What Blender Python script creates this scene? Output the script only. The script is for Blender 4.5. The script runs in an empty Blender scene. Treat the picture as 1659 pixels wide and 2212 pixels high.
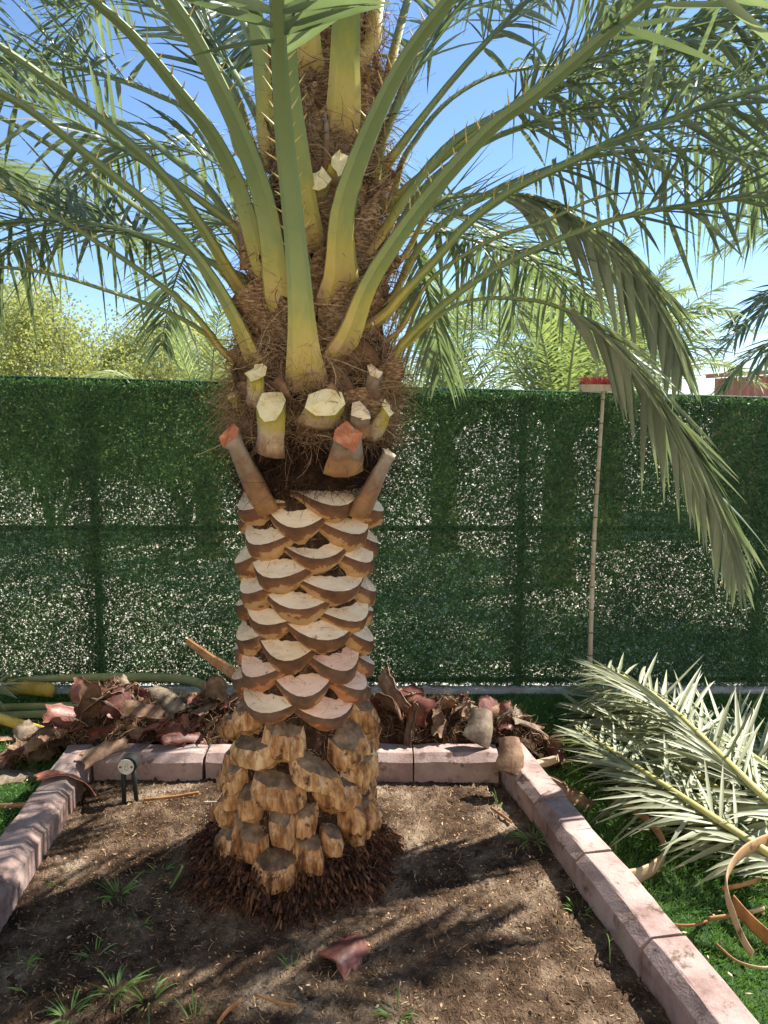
import bpy, math, random
import numpy as np
from mathutils import Vector, Matrix
R = math.radians
rng = np.random.default_rng(7)
random.seed(7)
S = bpy.context.scene
C = S.collection

# ------------------------------------------------------------------ camera
CAMH, PITCH, F = 1.6, 6.66, 1661.0          # metres, degrees down, focal length in 1659-px picture widths
cam = bpy.data.cameras.new('camera'); camo = bpy.data.objects.new('camera', cam); C.objects.link(camo)
camo.location = (0, 0, CAMH); camo.rotation_euler = (R(90 - PITCH), 0, 0)
cam.sensor_fit = 'HORIZONTAL'; cam.sensor_width = 36; cam.lens = 36 * F / 1659
cam.clip_start = 0.02; cam.clip_end = 2000
S.camera = camo
# ------------------------------------------------------------------ sky, sun, exposure
SUNV = Vector((0.80, 0.42, 1.0)).normalized()
w = bpy.data.worlds.new('World'); S.world = w; w.use_nodes = True
nt = w.node_tree; nt.nodes.clear()
sky = nt.nodes.new('ShaderNodeTexSky'); sky.sky_type = 'NISHITA'; sky.sun_disc = False
sky.sun_elevation = math.asin(SUNV.z); sky.sun_rotation = math.atan2(SUNV.x, SUNV.y)
sky.air_density = 1.0; sky.dust_density = 0.0; sky.ozone_density = 5.0; sky.altitude = 10
bg = nt.nodes.new('ShaderNodeBackground'); bg.inputs[1].default_value = 0.08
wo = nt.nodes.new('ShaderNodeOutputWorld')
nt.links.new(sky.outputs[0], bg.inputs[0]); nt.links.new(bg.outputs[0], wo.inputs[0])
sl = bpy.data.lights.new('sun', 'SUN'); sl.energy = 4.3; sl.angle = R(0.55); sl.color = (1, 0.95, 0.86)
so = bpy.data.objects.new('sun', sl); C.objects.link(so)
so.rotation_euler = (-SUNV).to_track_quat('-Z', 'Y').to_euler()
S.view_settings.view_transform = 'Standard'; S.view_settings.look = 'None'
S.view_settings.exposure = 1.48; S.view_settings.gamma = 1; S.view_settings.use_curve_mapping = False
S.cycles.max_bounces = 8; S.cycles.transparent_max_bounces = 8
S.cycles.use_denoising = True

# ------------------------------------------------------------------ pixel helpers (1659 x 2212 picture)
cp, sp_ = math.cos(R(PITCH)), math.sin(R(PITCH))
def ray(x, y):
    u = (x - 829.5) / F; v = (1106 - y) / F
    return Vector((u, cp + v * sp_, -sp_ + v * cp))
def onY(x, y, Y):
    r = ray(x, y); return Vector((0, 0, CAMH)) + r * (Y / r.y)
def onZ(x, y, z=0.0):
    r = ray(x, y); return Vector((0, 0, CAMH)) + r * ((z - CAMH) / r.z)
def depth(p): return p[1] * cp - (p[2] - CAMH) * sp_

# ------------------------------------------------------------------ materials
MATS = {}
def mat(name, cols, scale=20, stretch=(1, 1, 1), rough=0.8, bump=0.3, bscale=None, attr=None, attrmix=0.5, trans=None, objvar=0.0, spec=0.25, detail=6, bdist=0.004, lo=0.3, hi=0.7, stain=None):
    """cols: colour stops over a noise value; attr: a float attribute that also drives the ramp"""
    m = bpy.data.materials.new(name); m.use_nodes = True; n = m.node_tree.nodes; L = m.node_tree.links
    n.clear(); out = n.new('ShaderNodeOutputMaterial'); b = n.new('ShaderNodeBsdfPrincipled')
    b.inputs['Roughness'].default_value = rough; b.inputs['Specular IOR Level'].default_value = spec
    tc = n.new('ShaderNodeTexCoord'); mp = n.new('ShaderNodeMapping'); mp.inputs['Scale'].default_value = stretch
    L.new(tc.outputs['Object'], mp.inputs[0])
    nz = n.new('ShaderNodeTexNoise'); nz.inputs['Scale'].default_value = scale; nz.inputs['Detail'].default_value = detail; nz.inputs['Roughness'].default_value = 0.65
    L.new(mp.outputs[0], nz.inputs[0])
    mr = n.new('ShaderNodeMapRange'); mr.inputs[1].default_value = lo; mr.inputs[2].default_value = hi
    L.new(nz.outputs[0], mr.inputs[0]); val = mr.outputs[0]
    def mix(a, bb, f):
        x = n.new('ShaderNodeMix'); x.data_type = 'FLOAT'; x.inputs[0].default_value = f
        L.new(a, x.inputs[2]); L.new(bb, x.inputs[3]); return x.outputs[0]
    if attr:
        at = n.new('ShaderNodeAttribute'); at.attribute_name = attr; val = mix(val, at.outputs['Fac'], attrmix)
    if objvar:
        oi = n.new('ShaderNodeObjectInfo'); val = mix(val, oi.outputs['Random'], objvar)
    cr = n.new('ShaderNodeValToRGB'); e = cr.color_ramp.elements
    while len(e) < len(cols): e.new(0.5)
    for i, (p, c) in enumerate(cols): e[i].position = p; e[i].color = (*c, 1)
    L.new(val, cr.inputs[0]); col = cr.outputs[0]
    if stain:                                            # blotches of another colour with shapes of their own: (colour, scale, from, to)
        n3 = n.new('ShaderNodeTexNoise'); n3.inputs['Scale'].default_value = stain[1]; n3.inputs['Detail'].default_value = 8; n3.inputs['Roughness'].default_value = .7
        L.new(tc.outputs['Object'], n3.inputs[0]); m3 = n.new('ShaderNodeMapRange'); m3.inputs[1].default_value = stain[2]; m3.inputs[2].default_value = stain[3]; L.new(n3.outputs[0], m3.inputs[0])
        x3 = n.new('ShaderNodeMixRGB'); L.new(m3.outputs[0], x3.inputs[0]); L.new(col, x3.inputs[1]); x3.inputs[2].default_value = (*stain[0], 1); col = x3.outputs[0]
    L.new(col, b.inputs['Base Color'])
    if bump:
        n2 = n.new('ShaderNodeTexNoise'); n2.inputs['Scale'].default_value = bscale or scale * 3; n2.inputs['Detail'].default_value = 5
        L.new(mp.outputs[0], n2.inputs[0])
        bp = n.new('ShaderNodeBump'); bp.inputs['Strength'].default_value = bump; bp.inputs['Distance'].default_value = bdist
        L.new(n2.outputs[0], bp.inputs['Height']); L.new(bp.outputs[0], b.inputs['Normal'])
    if trans:
        tb = n.new('ShaderNodeBsdfTranslucent'); mx = n.new('ShaderNodeMixShader'); mx.inputs[0].default_value = trans
        mc = n.new('ShaderNodeMixRGB'); mc.blend_type = 'MULTIPLY'; mc.inputs[0].default_value = 1; mc.inputs[2].default_value = (1.35, 1.5, 0.65, 1)
        L.new(cr.outputs[0], mc.inputs[1]); L.new(mc.outputs[0], tb.inputs[0])
        L.new(b.outputs[0], mx.inputs[1]); L.new(tb.outputs[0], mx.inputs[2]); L.new(mx.outputs[0], out.inputs[0])
    else: L.new(b.outputs[0], out.inputs[0])
    MATS[name] = m; return m

mat('cut_cream', [(0, (.48, .30, .16)), (.25, (.76, .56, .35)), (.6, (.90, .72, .50)), (1, (.95, .82, .62))], 14, (1, 1, 4), .75, .25, 60, objvar=.3, lo=.25, hi=.7, stain=((.22, .11, .05), 38, .62, .68))
mat('cut_pink', [(0, (.42, .20, .11)), (.25, (.72, .43, .29)), (.6, (.88, .59, .43)), (1, (.93, .70, .54))], 14, (1, 1, 5), .75, .25, 60, objvar=.3, lo=.25, hi=.7, stain=((.25, .10, .05), 38, .62, .68))
mat('cut_grey', [(0, (.08, .05, .03)), (.4, (.16, .105, .065)), (.75, (.30, .205, .125)), (1, (.46, .33, .20))], 25, (1, 1, 1), .95, .6, 80, objvar=.2)
mat('cut_fresh', [(0, (.62, .48, .18)), (.4, (.84, .70, .38)), (1, (.92, .82, .54))], 25, (1, 1, 1), .6, .3, 80)
mat('cut_orange', [(0, (.24, .06, .03)), (.5, (.50, .17, .08)), (1, (.65, .32, .18))], 25, (1, 1, 1), .8, .3, 80)
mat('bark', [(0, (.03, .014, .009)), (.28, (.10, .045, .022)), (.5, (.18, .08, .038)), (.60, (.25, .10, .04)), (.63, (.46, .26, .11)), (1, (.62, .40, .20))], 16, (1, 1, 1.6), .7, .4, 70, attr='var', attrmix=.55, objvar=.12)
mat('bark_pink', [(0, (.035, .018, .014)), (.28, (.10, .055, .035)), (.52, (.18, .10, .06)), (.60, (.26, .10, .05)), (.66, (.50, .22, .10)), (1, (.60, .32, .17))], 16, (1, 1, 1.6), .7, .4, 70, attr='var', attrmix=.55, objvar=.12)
mat('old_wood', [(0, (.06, .025, .012)), (.25, (.17, .075, .03)), (.5, (.40, .20, .08)), (.8, (.62, .37, .18)), (1, (.76, .54, .31))], 30, (1, 1, .28), .85, .9, 60, objvar=.2, lo=.32, hi=.62, bdist=.008, stain=((.10, .045, .02), 20, .56, .64))
mat('core', [(0, (.010, .006, .004)), (.5, (.04, .02, .011)), (1, (.13, .07, .035))], 45, (1, 1, .5), .95, 1.0, 90, bdist=.01)
mat('fibre', [(0, (.05, .022, .012)), (.3, (.17, .09, .048)), (.65, (.40, .26, .145)), (1, (.68, .52, .33))], 9, rough=.85, bump=0, attr='var', attrmix=.6)
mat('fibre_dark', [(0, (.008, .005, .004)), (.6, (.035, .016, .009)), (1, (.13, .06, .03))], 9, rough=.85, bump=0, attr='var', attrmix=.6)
mat('sheathmat', [(0, (.07, .03, .016)), (.4, (.22, .125, .068)), (.7, (.42, .285, .165)), (1, (.64, .50, .33))], 60, (1, 1, 3), .9, 1.0, 120, bdist=.006)
mat('petiole', [(0, (.24, .11, .055)), (.06, (.50, .34, .20)), (.12, (.54, .40, .13)), (.25, (.42, .36, .08)), (.42, (.255, .29, .095)), (.65, (.18, .24, .105)), (1, (.165, .225, .12))], 26, (1, 1, .35), .5, .2, 60, attr='var', attrmix=.83, spec=.4, stain=((.16, .10, .04), 55, .66, .72))
mat('stub_green', [(0, (.16, .08, .05)), (.25, (.36, .22, .14)), (.42, (.50, .38, .25)), (.6, (.46, .36, .09)), (.8, (.42, .38, .06)), (1, (.32, .33, .07))], 30, (1, 1, .5), .55, .3, 80, attr='var', attrmix=.62, spec=.35)
mat('stub_brown', [(0, (.50, .30, .12)), (.2, (.38, .19, .08)), (.45, (.22, .12, .07)), (.7, (.30, .23, .17)), (1, (.42, .36, .30))], 20, (1, 1, 1), .7, .35, 80, attr='var', attrmix=.65)
mat('spine', [(0, (.42, .30, .08)), (1, (.56, .46, .20))], 20, bump=0, rough=.5)
LEAFC = [(0, (.075, .10, .065)), (.35, (.15, .19, .14)), (.7, (.25, .30, .23)), (.9, (.34, .37, .26)), (1, (.46, .41, .18))]
mat('leaflet_grey', [(0, (.14, .17, .12)), (.5, (.26, .30, .23)), (.9, (.38, .41, .32)), (1, (.46, .42, .2))], 3, rough=.42, bump=0, attr='var', attrmix=.6, trans=.12, spec=.5)
mat('leaflet', LEAFC, 3, rough=.42, bump=0, attr='var', attrmix=.6, trans=.30, spec=.5)
mat('leaflet_dry', [(0, (.16, .17, .09)), (.5, (.31, .325, .20)), (.85, (.44, .45, .31)), (1, (.48, .40, .21))], 3, rough=.5, bump=0, attr='var', attrmix=.6, trans=.18, spec=.45)
mat('leaflet_far', [(0, (.14, .18, .09)), (.5, (.26, .30, .16)), (.85, (.38, .41, .22)), (1, (.52, .44, .18))], 2, rough=.45, bump=0, attr='var', attrmix=.6, trans=.4, spec=.4)
mat('tree_leaf', [(0, (.20, .21, .09)), (.5, (.36, .36, .17)), (1, (.52, .51, .27))], 2, rough=.5, bump=0, attr='var', attrmix=.6, trans=.42)
mat('tree_bark', [(0, (.10, .08, .06)), (1, (.26, .22, .17))], 20, (1, 1, .3), .9, .5)
mat('fence_leaf', [(0, (.035, .075, .035)), (.5, (.075, .155, .068)), (.85, (.12, .24, .095)), (1, (.20, .34, .15))], 2.5, rough=.45, bump=0, attr='var', attrmix=.6, trans=.3, spec=.4)
mat('fence_metal', [(0, (.012, .03, .018)), (1, (.02, .05, .03))], 20, rough=.5, bump=0)
mat('turf', [(0, (.012, .035, .008)), (1, (.035, .085, .02))], 40, rough=.9, bump=.3)
mat('turf_blade', [(0, (.06, .13, .03)), (.5, (.13, .25, .06)), (.85, (.22, .36, .10)), (1, (.38, .42, .18))], 5, rough=.5, bump=0, attr='var', attrmix=.65, trans=.25)
mat('soil', [(0, (.03, .018, .011)), (.35, (.085, .053, .033)), (.65, (.17, .117, .077)), (1, (.34, .26, .185))], 5, rough=1, bump=1.0, bscale=120, detail=12, lo=.34, hi=.68, bdist=.012, spec=.1, stain=((.05, .032, .02), 14, .52, .62))
mat('sand', [(0, (.42, .36, .28)), (1, (.60, .54, .45))], 1.2, rough=1, bump=.3)
mat('render_cream', [(0, (.74, .62, .46)), (1, (.84, .73, .57))], 3, rough=.95, bump=.2, bscale=150)
mat('glass_dark', [(0, (.03, .035, .04)), (1, (.05, .055, .06))], 3, rough=.05, bump=0, spec=.6)
mat('kerb', [(0, (.10, .06, .045)), (.22, (.24, .155, .135)), (.5, (.37, .265, .235)), (1, (.50, .39, .35))], 6, rough=.9, bump=.5, bscale=140, objvar=.18, detail=10, bdist=.004, lo=.3, hi=.68, stain=((.12, .075, .05), 11, .56, .66))
mat('mortar', [(0, (.40, .36, .32)), (1, (.62, .58, .52))], 14, rough=1, bump=.6)
mat('burgundy', [(0, (.035, .010, .009)), (.35, (.11, .034, .026)), (.7, (.22, .085, .06)), (1, (.42, .25, .17))], 16, (1, 1, 1), .5, .4, 60, objvar=.35, spec=.4)
mat('sheath_tan', [(0, (.06, .03, .02)), (.4, (.16, .09, .055)), (.75, (.30, .19, .12)), (1, (.46, .34, .23))], 18, (1, 1, 1), .8, .5, 90, objvar=.35)
mat('stub_grey', [(0, (.05, .035, .025)), (.4, (.16, .12, .085)), (.7, (.27, .21, .15)), (1, (.42, .35, .27))], 18, rough=.8, bump=.4, objvar=.2)
mat('peel', [(0, (.20, .085, .03)), (.35, (.38, .205, .095)), (.7, (.52, .37, .22)), (1, (.62, .52, .36))], 8, rough=.65, bump=.35, attr='var', attrmix=.6, stain=((.15, .07, .03), 22, .56, .68))
mat('peel_orange', [(0, (.22, .09, .03)), (.5, (.42, .20, .08)), (1, (.58, .35, .17))], 10, rough=.65, bump=.35, objvar=.2, stain=((.16, .07, .03), 22, .54, .68))
mat('petiole_yellow', [(0, (.42, .24, .04)), (.5, (.58, .40, .07)), (1, (.62, .50, .16))], 8, rough=.5, bump=.2, stain=((.22, .12, .04), 25, .56, .68))
mat('petiole_pale', [(0, (.20, .22, .09)), (.5, (.32, .34, .15)), (1, (.42, .42, .22))], 6, (1, 1, 1), .5, .2, 50, objvar=.3, stain=((.20, .13, .07), 18, .56, .68))
mat('rachis_yellow', [(0, (.34, .32, .10)), (.5, (.46, .42, .15)), (1, (.54, .50, .24))], 12, rough=.5, bump=.2, objvar=.2)
mat('weed', [(0, (.10, .18, .05)), (.6, (.20, .32, .10)), (1, (.45, .46, .22))], 8, rough=.5, bump=0, attr='var', attrmix=.6, trans=.3)
mat('litter', [(0, (.06, .035, .02)), (.4, (.26, .155, .08)), (.75, (.50, .35, .20)), (1, (.72, .60, .42))], 30, rough=.9, bump=0, attr='var', attrmix=.75)
mat('root', [(0, (.014, .007, .005)), (.45, (.065, .028, .015)), (.8, (.18, .08, .04)), (1, (.42, .25, .14))], 20, rough=.75, bump=.2, attr='var', attrmix=.6)
mat('wood_pale', [(0, (.40, .30, .19)), (.5, (.58, .47, .33)), (1, (.70, .60, .45))], 12, (1, 1, .2), .7, .2)
mat('bamboo', [(0, (.36, .27, .17)), (.5, (.52, .42, .29)), (1, (.62, .53, .40))], 20, (1, 1, .3), .6, .2)
mat('bamboo_node', [(0, (.16, .11, .07)), (1, (.30, .22, .14))], 20, rough=.8, bump=0)
mat('bristle', [(0, (.22, .012, .025)), (.6, (.42, .03, .05)), (1, (.55, .20, .20))], 20, rough=.5, bump=0, attr='var', attrmix=.7)
mat('black_plastic', [(0, (.012, .014, .014)), (1, (.03, .034, .034))], 20, rough=.5, bump=.1)
mat('white_face', [(0, (.50, .49, .42)), (1, (.78, .77, .70))], 45, rough=.6, bump=.3)
mat('dark_mark', [(0, (.22, .21, .18)), (1, (.36, .34, .3))], 40, rough=.7, bump=0)
mat('rust', [(0, (.18, .07, .02)), (1, (.30, .14, .05))], 40, rough=.8, bump=0)
mat('shed_red', [(0, (.30, .13, .10)), (1, (.38, .18, .14))], 5, rough=.7, bump=.1)
mat('paper', [(0, (.62, .66, .85)), (1, (.75, .78, .9))], 30, rough=.7, bump=0)

# ------------------------------------------------------------------ mesh helpers
def mesh_obj(name, V, Fc, mats, parent=None, midx=None, smooth=False, var=None, kind=None):
    me = bpy.data.meshes.new(name)
    V = np.asarray(V, np.float32).reshape(-1, 3)
    if isinstance(Fc, np.ndarray):
        n, k = Fc.shape
        me.vertices.add(len(V)); me.vertices.foreach_set('co', V.ravel())
        me.loops.add(n * k); me.loops.foreach_set('vertex_index', Fc.astype(np.int32).ravel())
        me.polygons.add(n); me.polygons.foreach_set('loop_start', np.arange(0, n * k, k, dtype=np.int32))
        me.update(calc_edges=True)
    else:
        me.from_pydata(V.tolist(), [], Fc); me.update()
    for m in (mats if isinstance(mats, (list, tuple)) else [mats]): me.materials.append(MATS[m])
    if midx is not None: me.polygons.foreach_set('material_index', np.asarray(midx, np.int32))
    if smooth is True: me.polygons.foreach_set('use_smooth', np.ones(len(me.polygons), bool))
    elif smooth is not False: me.polygons.foreach_set('use_smooth', np.asarray(smooth, bool))
    if var is not None:
        a = me.attributes.new('var', 'FLOAT', 'POINT'); a.data.foreach_set('value', np.asarray(var, np.float32))
    o = bpy.data.objects.new(name, me); C.objects.link(o)
    if parent: o.parent = parent
    if kind: o['kind'] = kind
    return o
def tag(o, label, cat, group=None):
    o['label'] = label; o['category'] = cat
    if group: o['group'] = group
    return o
def thing(name, label, cat, group=None):
    return tag(mk_empty(name), label, cat, group)
def mk_empty(name):
    o = bpy.data.objects.new(name, None); C.objects.link(o); o.empty_display_size = .05; return o
def norm(v): v = np.asarray(v, float); return v / (np.linalg.norm(v, axis=-1, keepdims=True) + 1e-9)

class MB:
    """gathers several solids into one mesh"""
    def __init__(s): s.V = []; s.F = []; s.m = []; s.v = []
    def add(s, V, Fc, m=0, var=0.5):
        o = len(s.V); s.V += [tuple(map(float, p)) for p in V]; s.F += [tuple(i + o for i in f) for f in Fc]
        s.m += ([m] * len(Fc) if isinstance(m, int) else list(m)); s.v += ([var] * len(V) if np.isscalar(var) else list(var))
    def build(s, name, mats, parent=None, smooth=False, kind=None):
        return mesh_obj(name, s.V, s.F, mats, parent, s.m, smooth, s.v, kind)

def catmull(P, n):
    P = np.asarray(P, float); Q = np.vstack([2 * P[0] - P[1], P, 2 * P[-1] - P[-2]])
    d = np.r_[0, np.cumsum(np.linalg.norm(np.diff(P[:, :3], axis=0), axis=1))]
    out = []
    for t in np.linspace(0, d[-1], n):
        i = min(np.searchsorted(d, t, side='right') - 1, len(P) - 2); u = (t - d[i]) / max(d[i + 1] - d[i], 1e-9)
        a, b, c, e = Q[i], Q[i + 1], Q[i + 2], Q[i + 3]
        out.append(.5 * (2 * b + (c - a) * u + (2 * a - 5 * b + 4 * c - e) * u * u + (3 * b - a - 3 * c + e) * u ** 3))
    return np.array(out)

def tube(P, wd, th, side=None, k=8, prof=None, caps=True):
    """solid along P; wd/th widths per point; side: constant width direction"""
    P = np.asarray(P, float); n = len(P); T = norm(np.gradient(P, axis=0))
    wd = np.broadcast_to(wd, n); th = np.broadcast_to(th, n)
    if side is None: side = np.array([0.31, -0.2, 1.0])
    Sd = np.broadcast_to(np.asarray(side, float), (n, 3)); Sd = norm(Sd - T * (Sd * T).sum(1, keepdims=True)); N = np.cross(Sd, T)
    a = np.linspace(0, 2 * np.pi, k, endpoint=False)
    px, pz = (np.cos(a), np.sin(a)) if prof is None else (np.array([p[0] for p in prof]), np.array([p[1] for p in prof]))
    k = len(px)
    V = P[:, None] + Sd[:, None] * (px[None, :, None] * wd[:, None, None] / 2) + N[:, None] * (pz[None, :, None] * th[:, None, None] / 2)
    V = V.reshape(-1, 3); Fc = []
    for i in range(n - 1):
        for j in range(k): Fc.append((i * k + j, i * k + (j + 1) % k, (i + 1) * k + (j + 1) % k, (i + 1) * k + j))
    if caps: Fc.append(tuple(range(k))[::-1]); Fc.append(tuple((n - 1) * k + j for j in range(k)))
    return V, Fc

def blades(P, D, Ln, Wd, N, droop=0.0, segs=4, fold=0.25, prof=(.45, 1, .9, .55, .04), var=None):
    """folded narrow leaves, vectorised. returns V, F(quads), var"""
    P = np.asarray(P, float); n = len(P); D = norm(D); N = np.asarray(N, float)
    Sd = norm(np.cross(D, N)); Nn = np.cross(Sd, D)
    t = np.linspace(0, 1, segs + 1); pr = np.interp(t, np.linspace(0, 1, len(prof)), prof)
    Ln = np.broadcast_to(Ln, n); Wd = np.broadcast_to(Wd, n); droop = np.broadcast_to(droop, n)
    c = P[:, None] + D[:, None] * (Ln[:, None, None] * t[None, :, None])
    c[:, :, 2] -= (droop * Ln)[:, None] * t[None] ** 2
    hw = (Wd[:, None] / 2 * pr[None])[:, :, None]
    V = np.stack([c - Sd[:, None] * hw, c - Nn[:, None] * hw * fold * 2, c + Sd[:, None] * hw], 2)
    V = V.reshape(-1, 3); q = []
    for i in range(segs):
        for j in range(2): q.append((i * 3 + j, i * 3 + j + 1, (i + 1) * 3 + j + 1, (i + 1) * 3 + j))
    q = np.array(q); m = (segs + 1) * 3
    Fc = (q[None] + (np.arange(n) * m)[:, None, None]).reshape(-1, 4)
    var = rng.random(n) if var is None else np.broadcast_to(var, n)
    tip = np.repeat(np.where(t > .9, .35, 0), 3)
    vv = np.clip(np.repeat(var * .85, m) + np.tile(tip, n) * np.repeat(rng.random(n) > .5, m), 0, 1)
    return V, Fc, vv

def flakes(P, D, Ln, Wd, N):
    """flat two-triangle blades, vectorised (diamond)"""
    D = norm(D); Sd = norm(np.cross(D, N)); n = len(P)
    Ln = np.broadcast_to(Ln, n)[:, None]; Wd = np.broadcast_to(Wd, n)[:, None]
    V = np.stack([P, P + D * Ln * .4 + Sd * Wd / 2, P + D * Ln, P + D * Ln * .4 - Sd * Wd / 2], 1).reshape(-1, 3)
    Fc = np.arange(n * 4).reshape(n, 4); return V, Fc

def strands(P, D, Ln, Wd, curl=.5, segs=5, grav=0.0):
    """curly ribbons, vectorised"""
    n = len(P); D = norm(D); Ln = np.broadcast_to(Ln, n); Wd = np.broadcast_to(Wd, n)
    pts = [np.asarray(P, float)]; d = D.copy(); bend = rng.normal(size=(n, 3)) * curl
    for i in range(segs):
        d = norm(d + bend * .5 + rng.normal(size=(n, 3)) * curl * .35 - np.array([0, 0, grav])); pts.append(pts[-1] + d * (Ln / segs)[:, None])
    pts = np.stack(pts, 1); T = norm(np.gradient(pts, axis=1)); Sd = norm(np.cross(T, norm(rng.normal(size=(n, 1, 3)))))
    wv = (Wd[:, None] / 2 * np.linspace(1, .4, segs + 1)[None])[:, :, None]
    V = np.stack([pts - Sd * wv, pts + Sd * wv], 2).reshape(-1, 3); m = (segs + 1) * 2
    q = np.array([(2 * i, 2 * i + 1, 2 * i + 3, 2 * i + 2) for i in range(segs)])
    Fc = (q[None] + (np.arange(n) * m)[:, None, None]).reshape(-1, 4)
    return V, Fc, np.repeat(rng.random(n), m)

def vnoise(x, y, seed=0):
    """cheap smooth 2-D noise from a few sines"""
    r = np.random.default_rng(seed); o = 0
    for k in range(9):
        f = 2.2 * 1.55 ** k; a = r.random() * 6.28; o = o + np.sin((x * math.cos(a) + y * math.sin(a)) * f + r.random() * 6.28) / 1.35 ** k
    return o / 3.0

# ------------------------------------------------------------------ setting: ground, lawn, bed
def sheet(name, x0, x1, y0, y1, z, m):
    o = mesh_obj(name, [(x0, y0, z), (x1, y0, z), (x1, y1, z), (x0, y1, z)], [(0, 1, 2, 3)], m); o['kind'] = 'structure'; return o
sheet('ground', -300, 300, -80, 600, -.012, 'sand')
sheet('lawn', -9, 9, -.6, 4.40, 0.0, 'turf')  # stops short behind the viewer so unseen sand there reflects warm light forward

# corners of the bed (inside faces of the kerb)
def xl(y): return -1.297 + (3.235 - y) * 0.101
def xr(y): return 0.525 + (3.235 - y) * 0.172
REAR = 3.235
AX0, AY0 = -0.325, 2.60                                   # palm base
nx, ny = 190, 210
gy = np.linspace(.5, REAR + .03, ny); gu = np.linspace(0, 1, nx)
YY, UU = np.meshgrid(gy, gu, indexing='ij'); XX = (xl(YY) - .03) * (1 - UU) + (xr(YY) + .03) * UU
rr = np.hypot(XX - AX0, YY - AY0)
def soil_h(x, y):
    r = np.hypot(x - AX0, y - AY0)
    return .022 + .011 * vnoise(x, y, 1) + .006 * vnoise(x * 3.1, y * 3.1, 2) + .06 * np.exp(-np.maximum(r - .28, 0) / .13)
ZZ = soil_h(XX, YY) + np.abs(rng.normal(size=XX.shape)) ** 1.5 * .0036
idx = np.arange(nx * ny).reshape(ny, nx)
Fq = np.stack([idx[:-1, :-1], idx[:-1, 1:], idx[1:, 1:], idx[1:, :-1]], -1).reshape(-1, 4)
soil = mesh_obj('soil_bed', np.stack([XX, YY, ZZ], -1).reshape(-1, 3), Fq, 'soil', smooth=True); soil['kind'] = 'structure'

# litter in the soil: short fibres and chips
def bed_pts(n, y0=1.6, y1=3.2):
    y = rng.uniform(y0, y1, n); u = rng.random(n); x = xl(y) * (1 - u) + xr(y) * u
    return x, y
x, y = bed_pts(15000); P = np.stack([x, y, soil_h(x, y) + .003], 1)
a = rng.random(len(x)) * 6.28; D = np.stack([np.cos(a), np.sin(a), rng.uniform(-.05, .35, len(x))], 1)
V1, F1, v1 = strands(P, D, rng.uniform(.005, .034, len(x)), rng.uniform(.001, .0032, len(x)), .5, 4)
o = mesh_obj('soil_litter', V1, F1, 'litter', var=np.clip(v1 ** 2.4, 0, 1), kind='stuff'); tag(o, 'fine brown fibre litter scattered over the soil bed', 'litter')
x, y = bed_pts(9000); P = np.stack([x, y, soil_h(x, y) + .002], 1); n = len(x)
a = rng.random(n) * 6.28; D = np.stack([np.cos(a), np.sin(a), rng.uniform(-.3, .5, n)], 1); N = norm(rng.normal(size=(n, 3)) * .6 + [0, 0, 1])
V1, F1 = flakes(P, D, rng.uniform(.004, .02, n), rng.uniform(.003, .009, n), N)
o = mesh_obj('soil_crumbs', V1, F1, 'litter', var=np.repeat(rng.random(n) ** 2.2, 4), kind='stuff'); tag(o, 'small chips and crumbs of bark lying on the soil bed', 'litter')

# lawn blades
def turf(n, x0, x1, y0, y1):
    x = rng.uniform(x0, x1, n); y = rng.uniform(y0, y1, n)
    k = ~((x > xl(y) - .14) & (x < xr(y) + .14) & (y < REAR + .10)); return x[k], y[k]
xa, ya = turf(105000, .70, 2.6, 1.55, 4.38); xb, yb = turf(52000, -2.7, -1.1, 2.1, 4.38); xc, yc = turf(26000, -1.4, .9, 3.2, 4.38)
x = np.r_[xa, xb, xc]; y = np.r_[ya, yb, yc]; n = len(x)
a = vnoise(x * 2, y * 2, 5) * 2 + rng.normal(size=n) * 1.3
D = np.stack([np.cos(a), np.sin(a), rng.uniform(.5, 1.5, n)], 1)
V1, F1 = flakes(np.stack([x, y, np.zeros(n)], 1), D, rng.uniform(.018, .034, n), rng.uniform(.0025, .0045, n), rng.normal(size=(n, 3)))
o = mesh_obj('lawn_grass', V1, F1, 'turf_blade', var=np.repeat(np.clip(rng.random(n) * .8 + .15 * vnoise(x * 3, y * 3, 9), 0, 1), 4), kind='stuff'); tag(o, 'short green turf grass around the planting bed', 'grass')
# fallen bits on the lawn
xa, ya = turf(420, .75, 2.3, 1.7, 4.3); xb, yb = turf(140, -2.3, -1.3, 2.2, 4.3)
x = np.r_[xa, xb]; y = np.r_[ya, yb]; n = len(x); a = rng.random(n) * 6.28
V1, F1 = flakes(np.stack([x, y, np.full(n, .024)], 1), np.stack([np.cos(a), np.sin(a), rng.uniform(-.1, .2, n)], 1), rng.uniform(.008, .035, n), rng.uniform(.004, .012, n), norm(rng.normal(size=(n, 3)) * .4 + [0, 0, 1]))
o = mesh_obj('lawn_litter', V1, F1, 'litter', var=np.repeat(rng.uniform(.5, 1, n), 4), kind='stuff'); tag(o, 'small pale bark chips strewn over the green lawn', 'litter')

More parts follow.
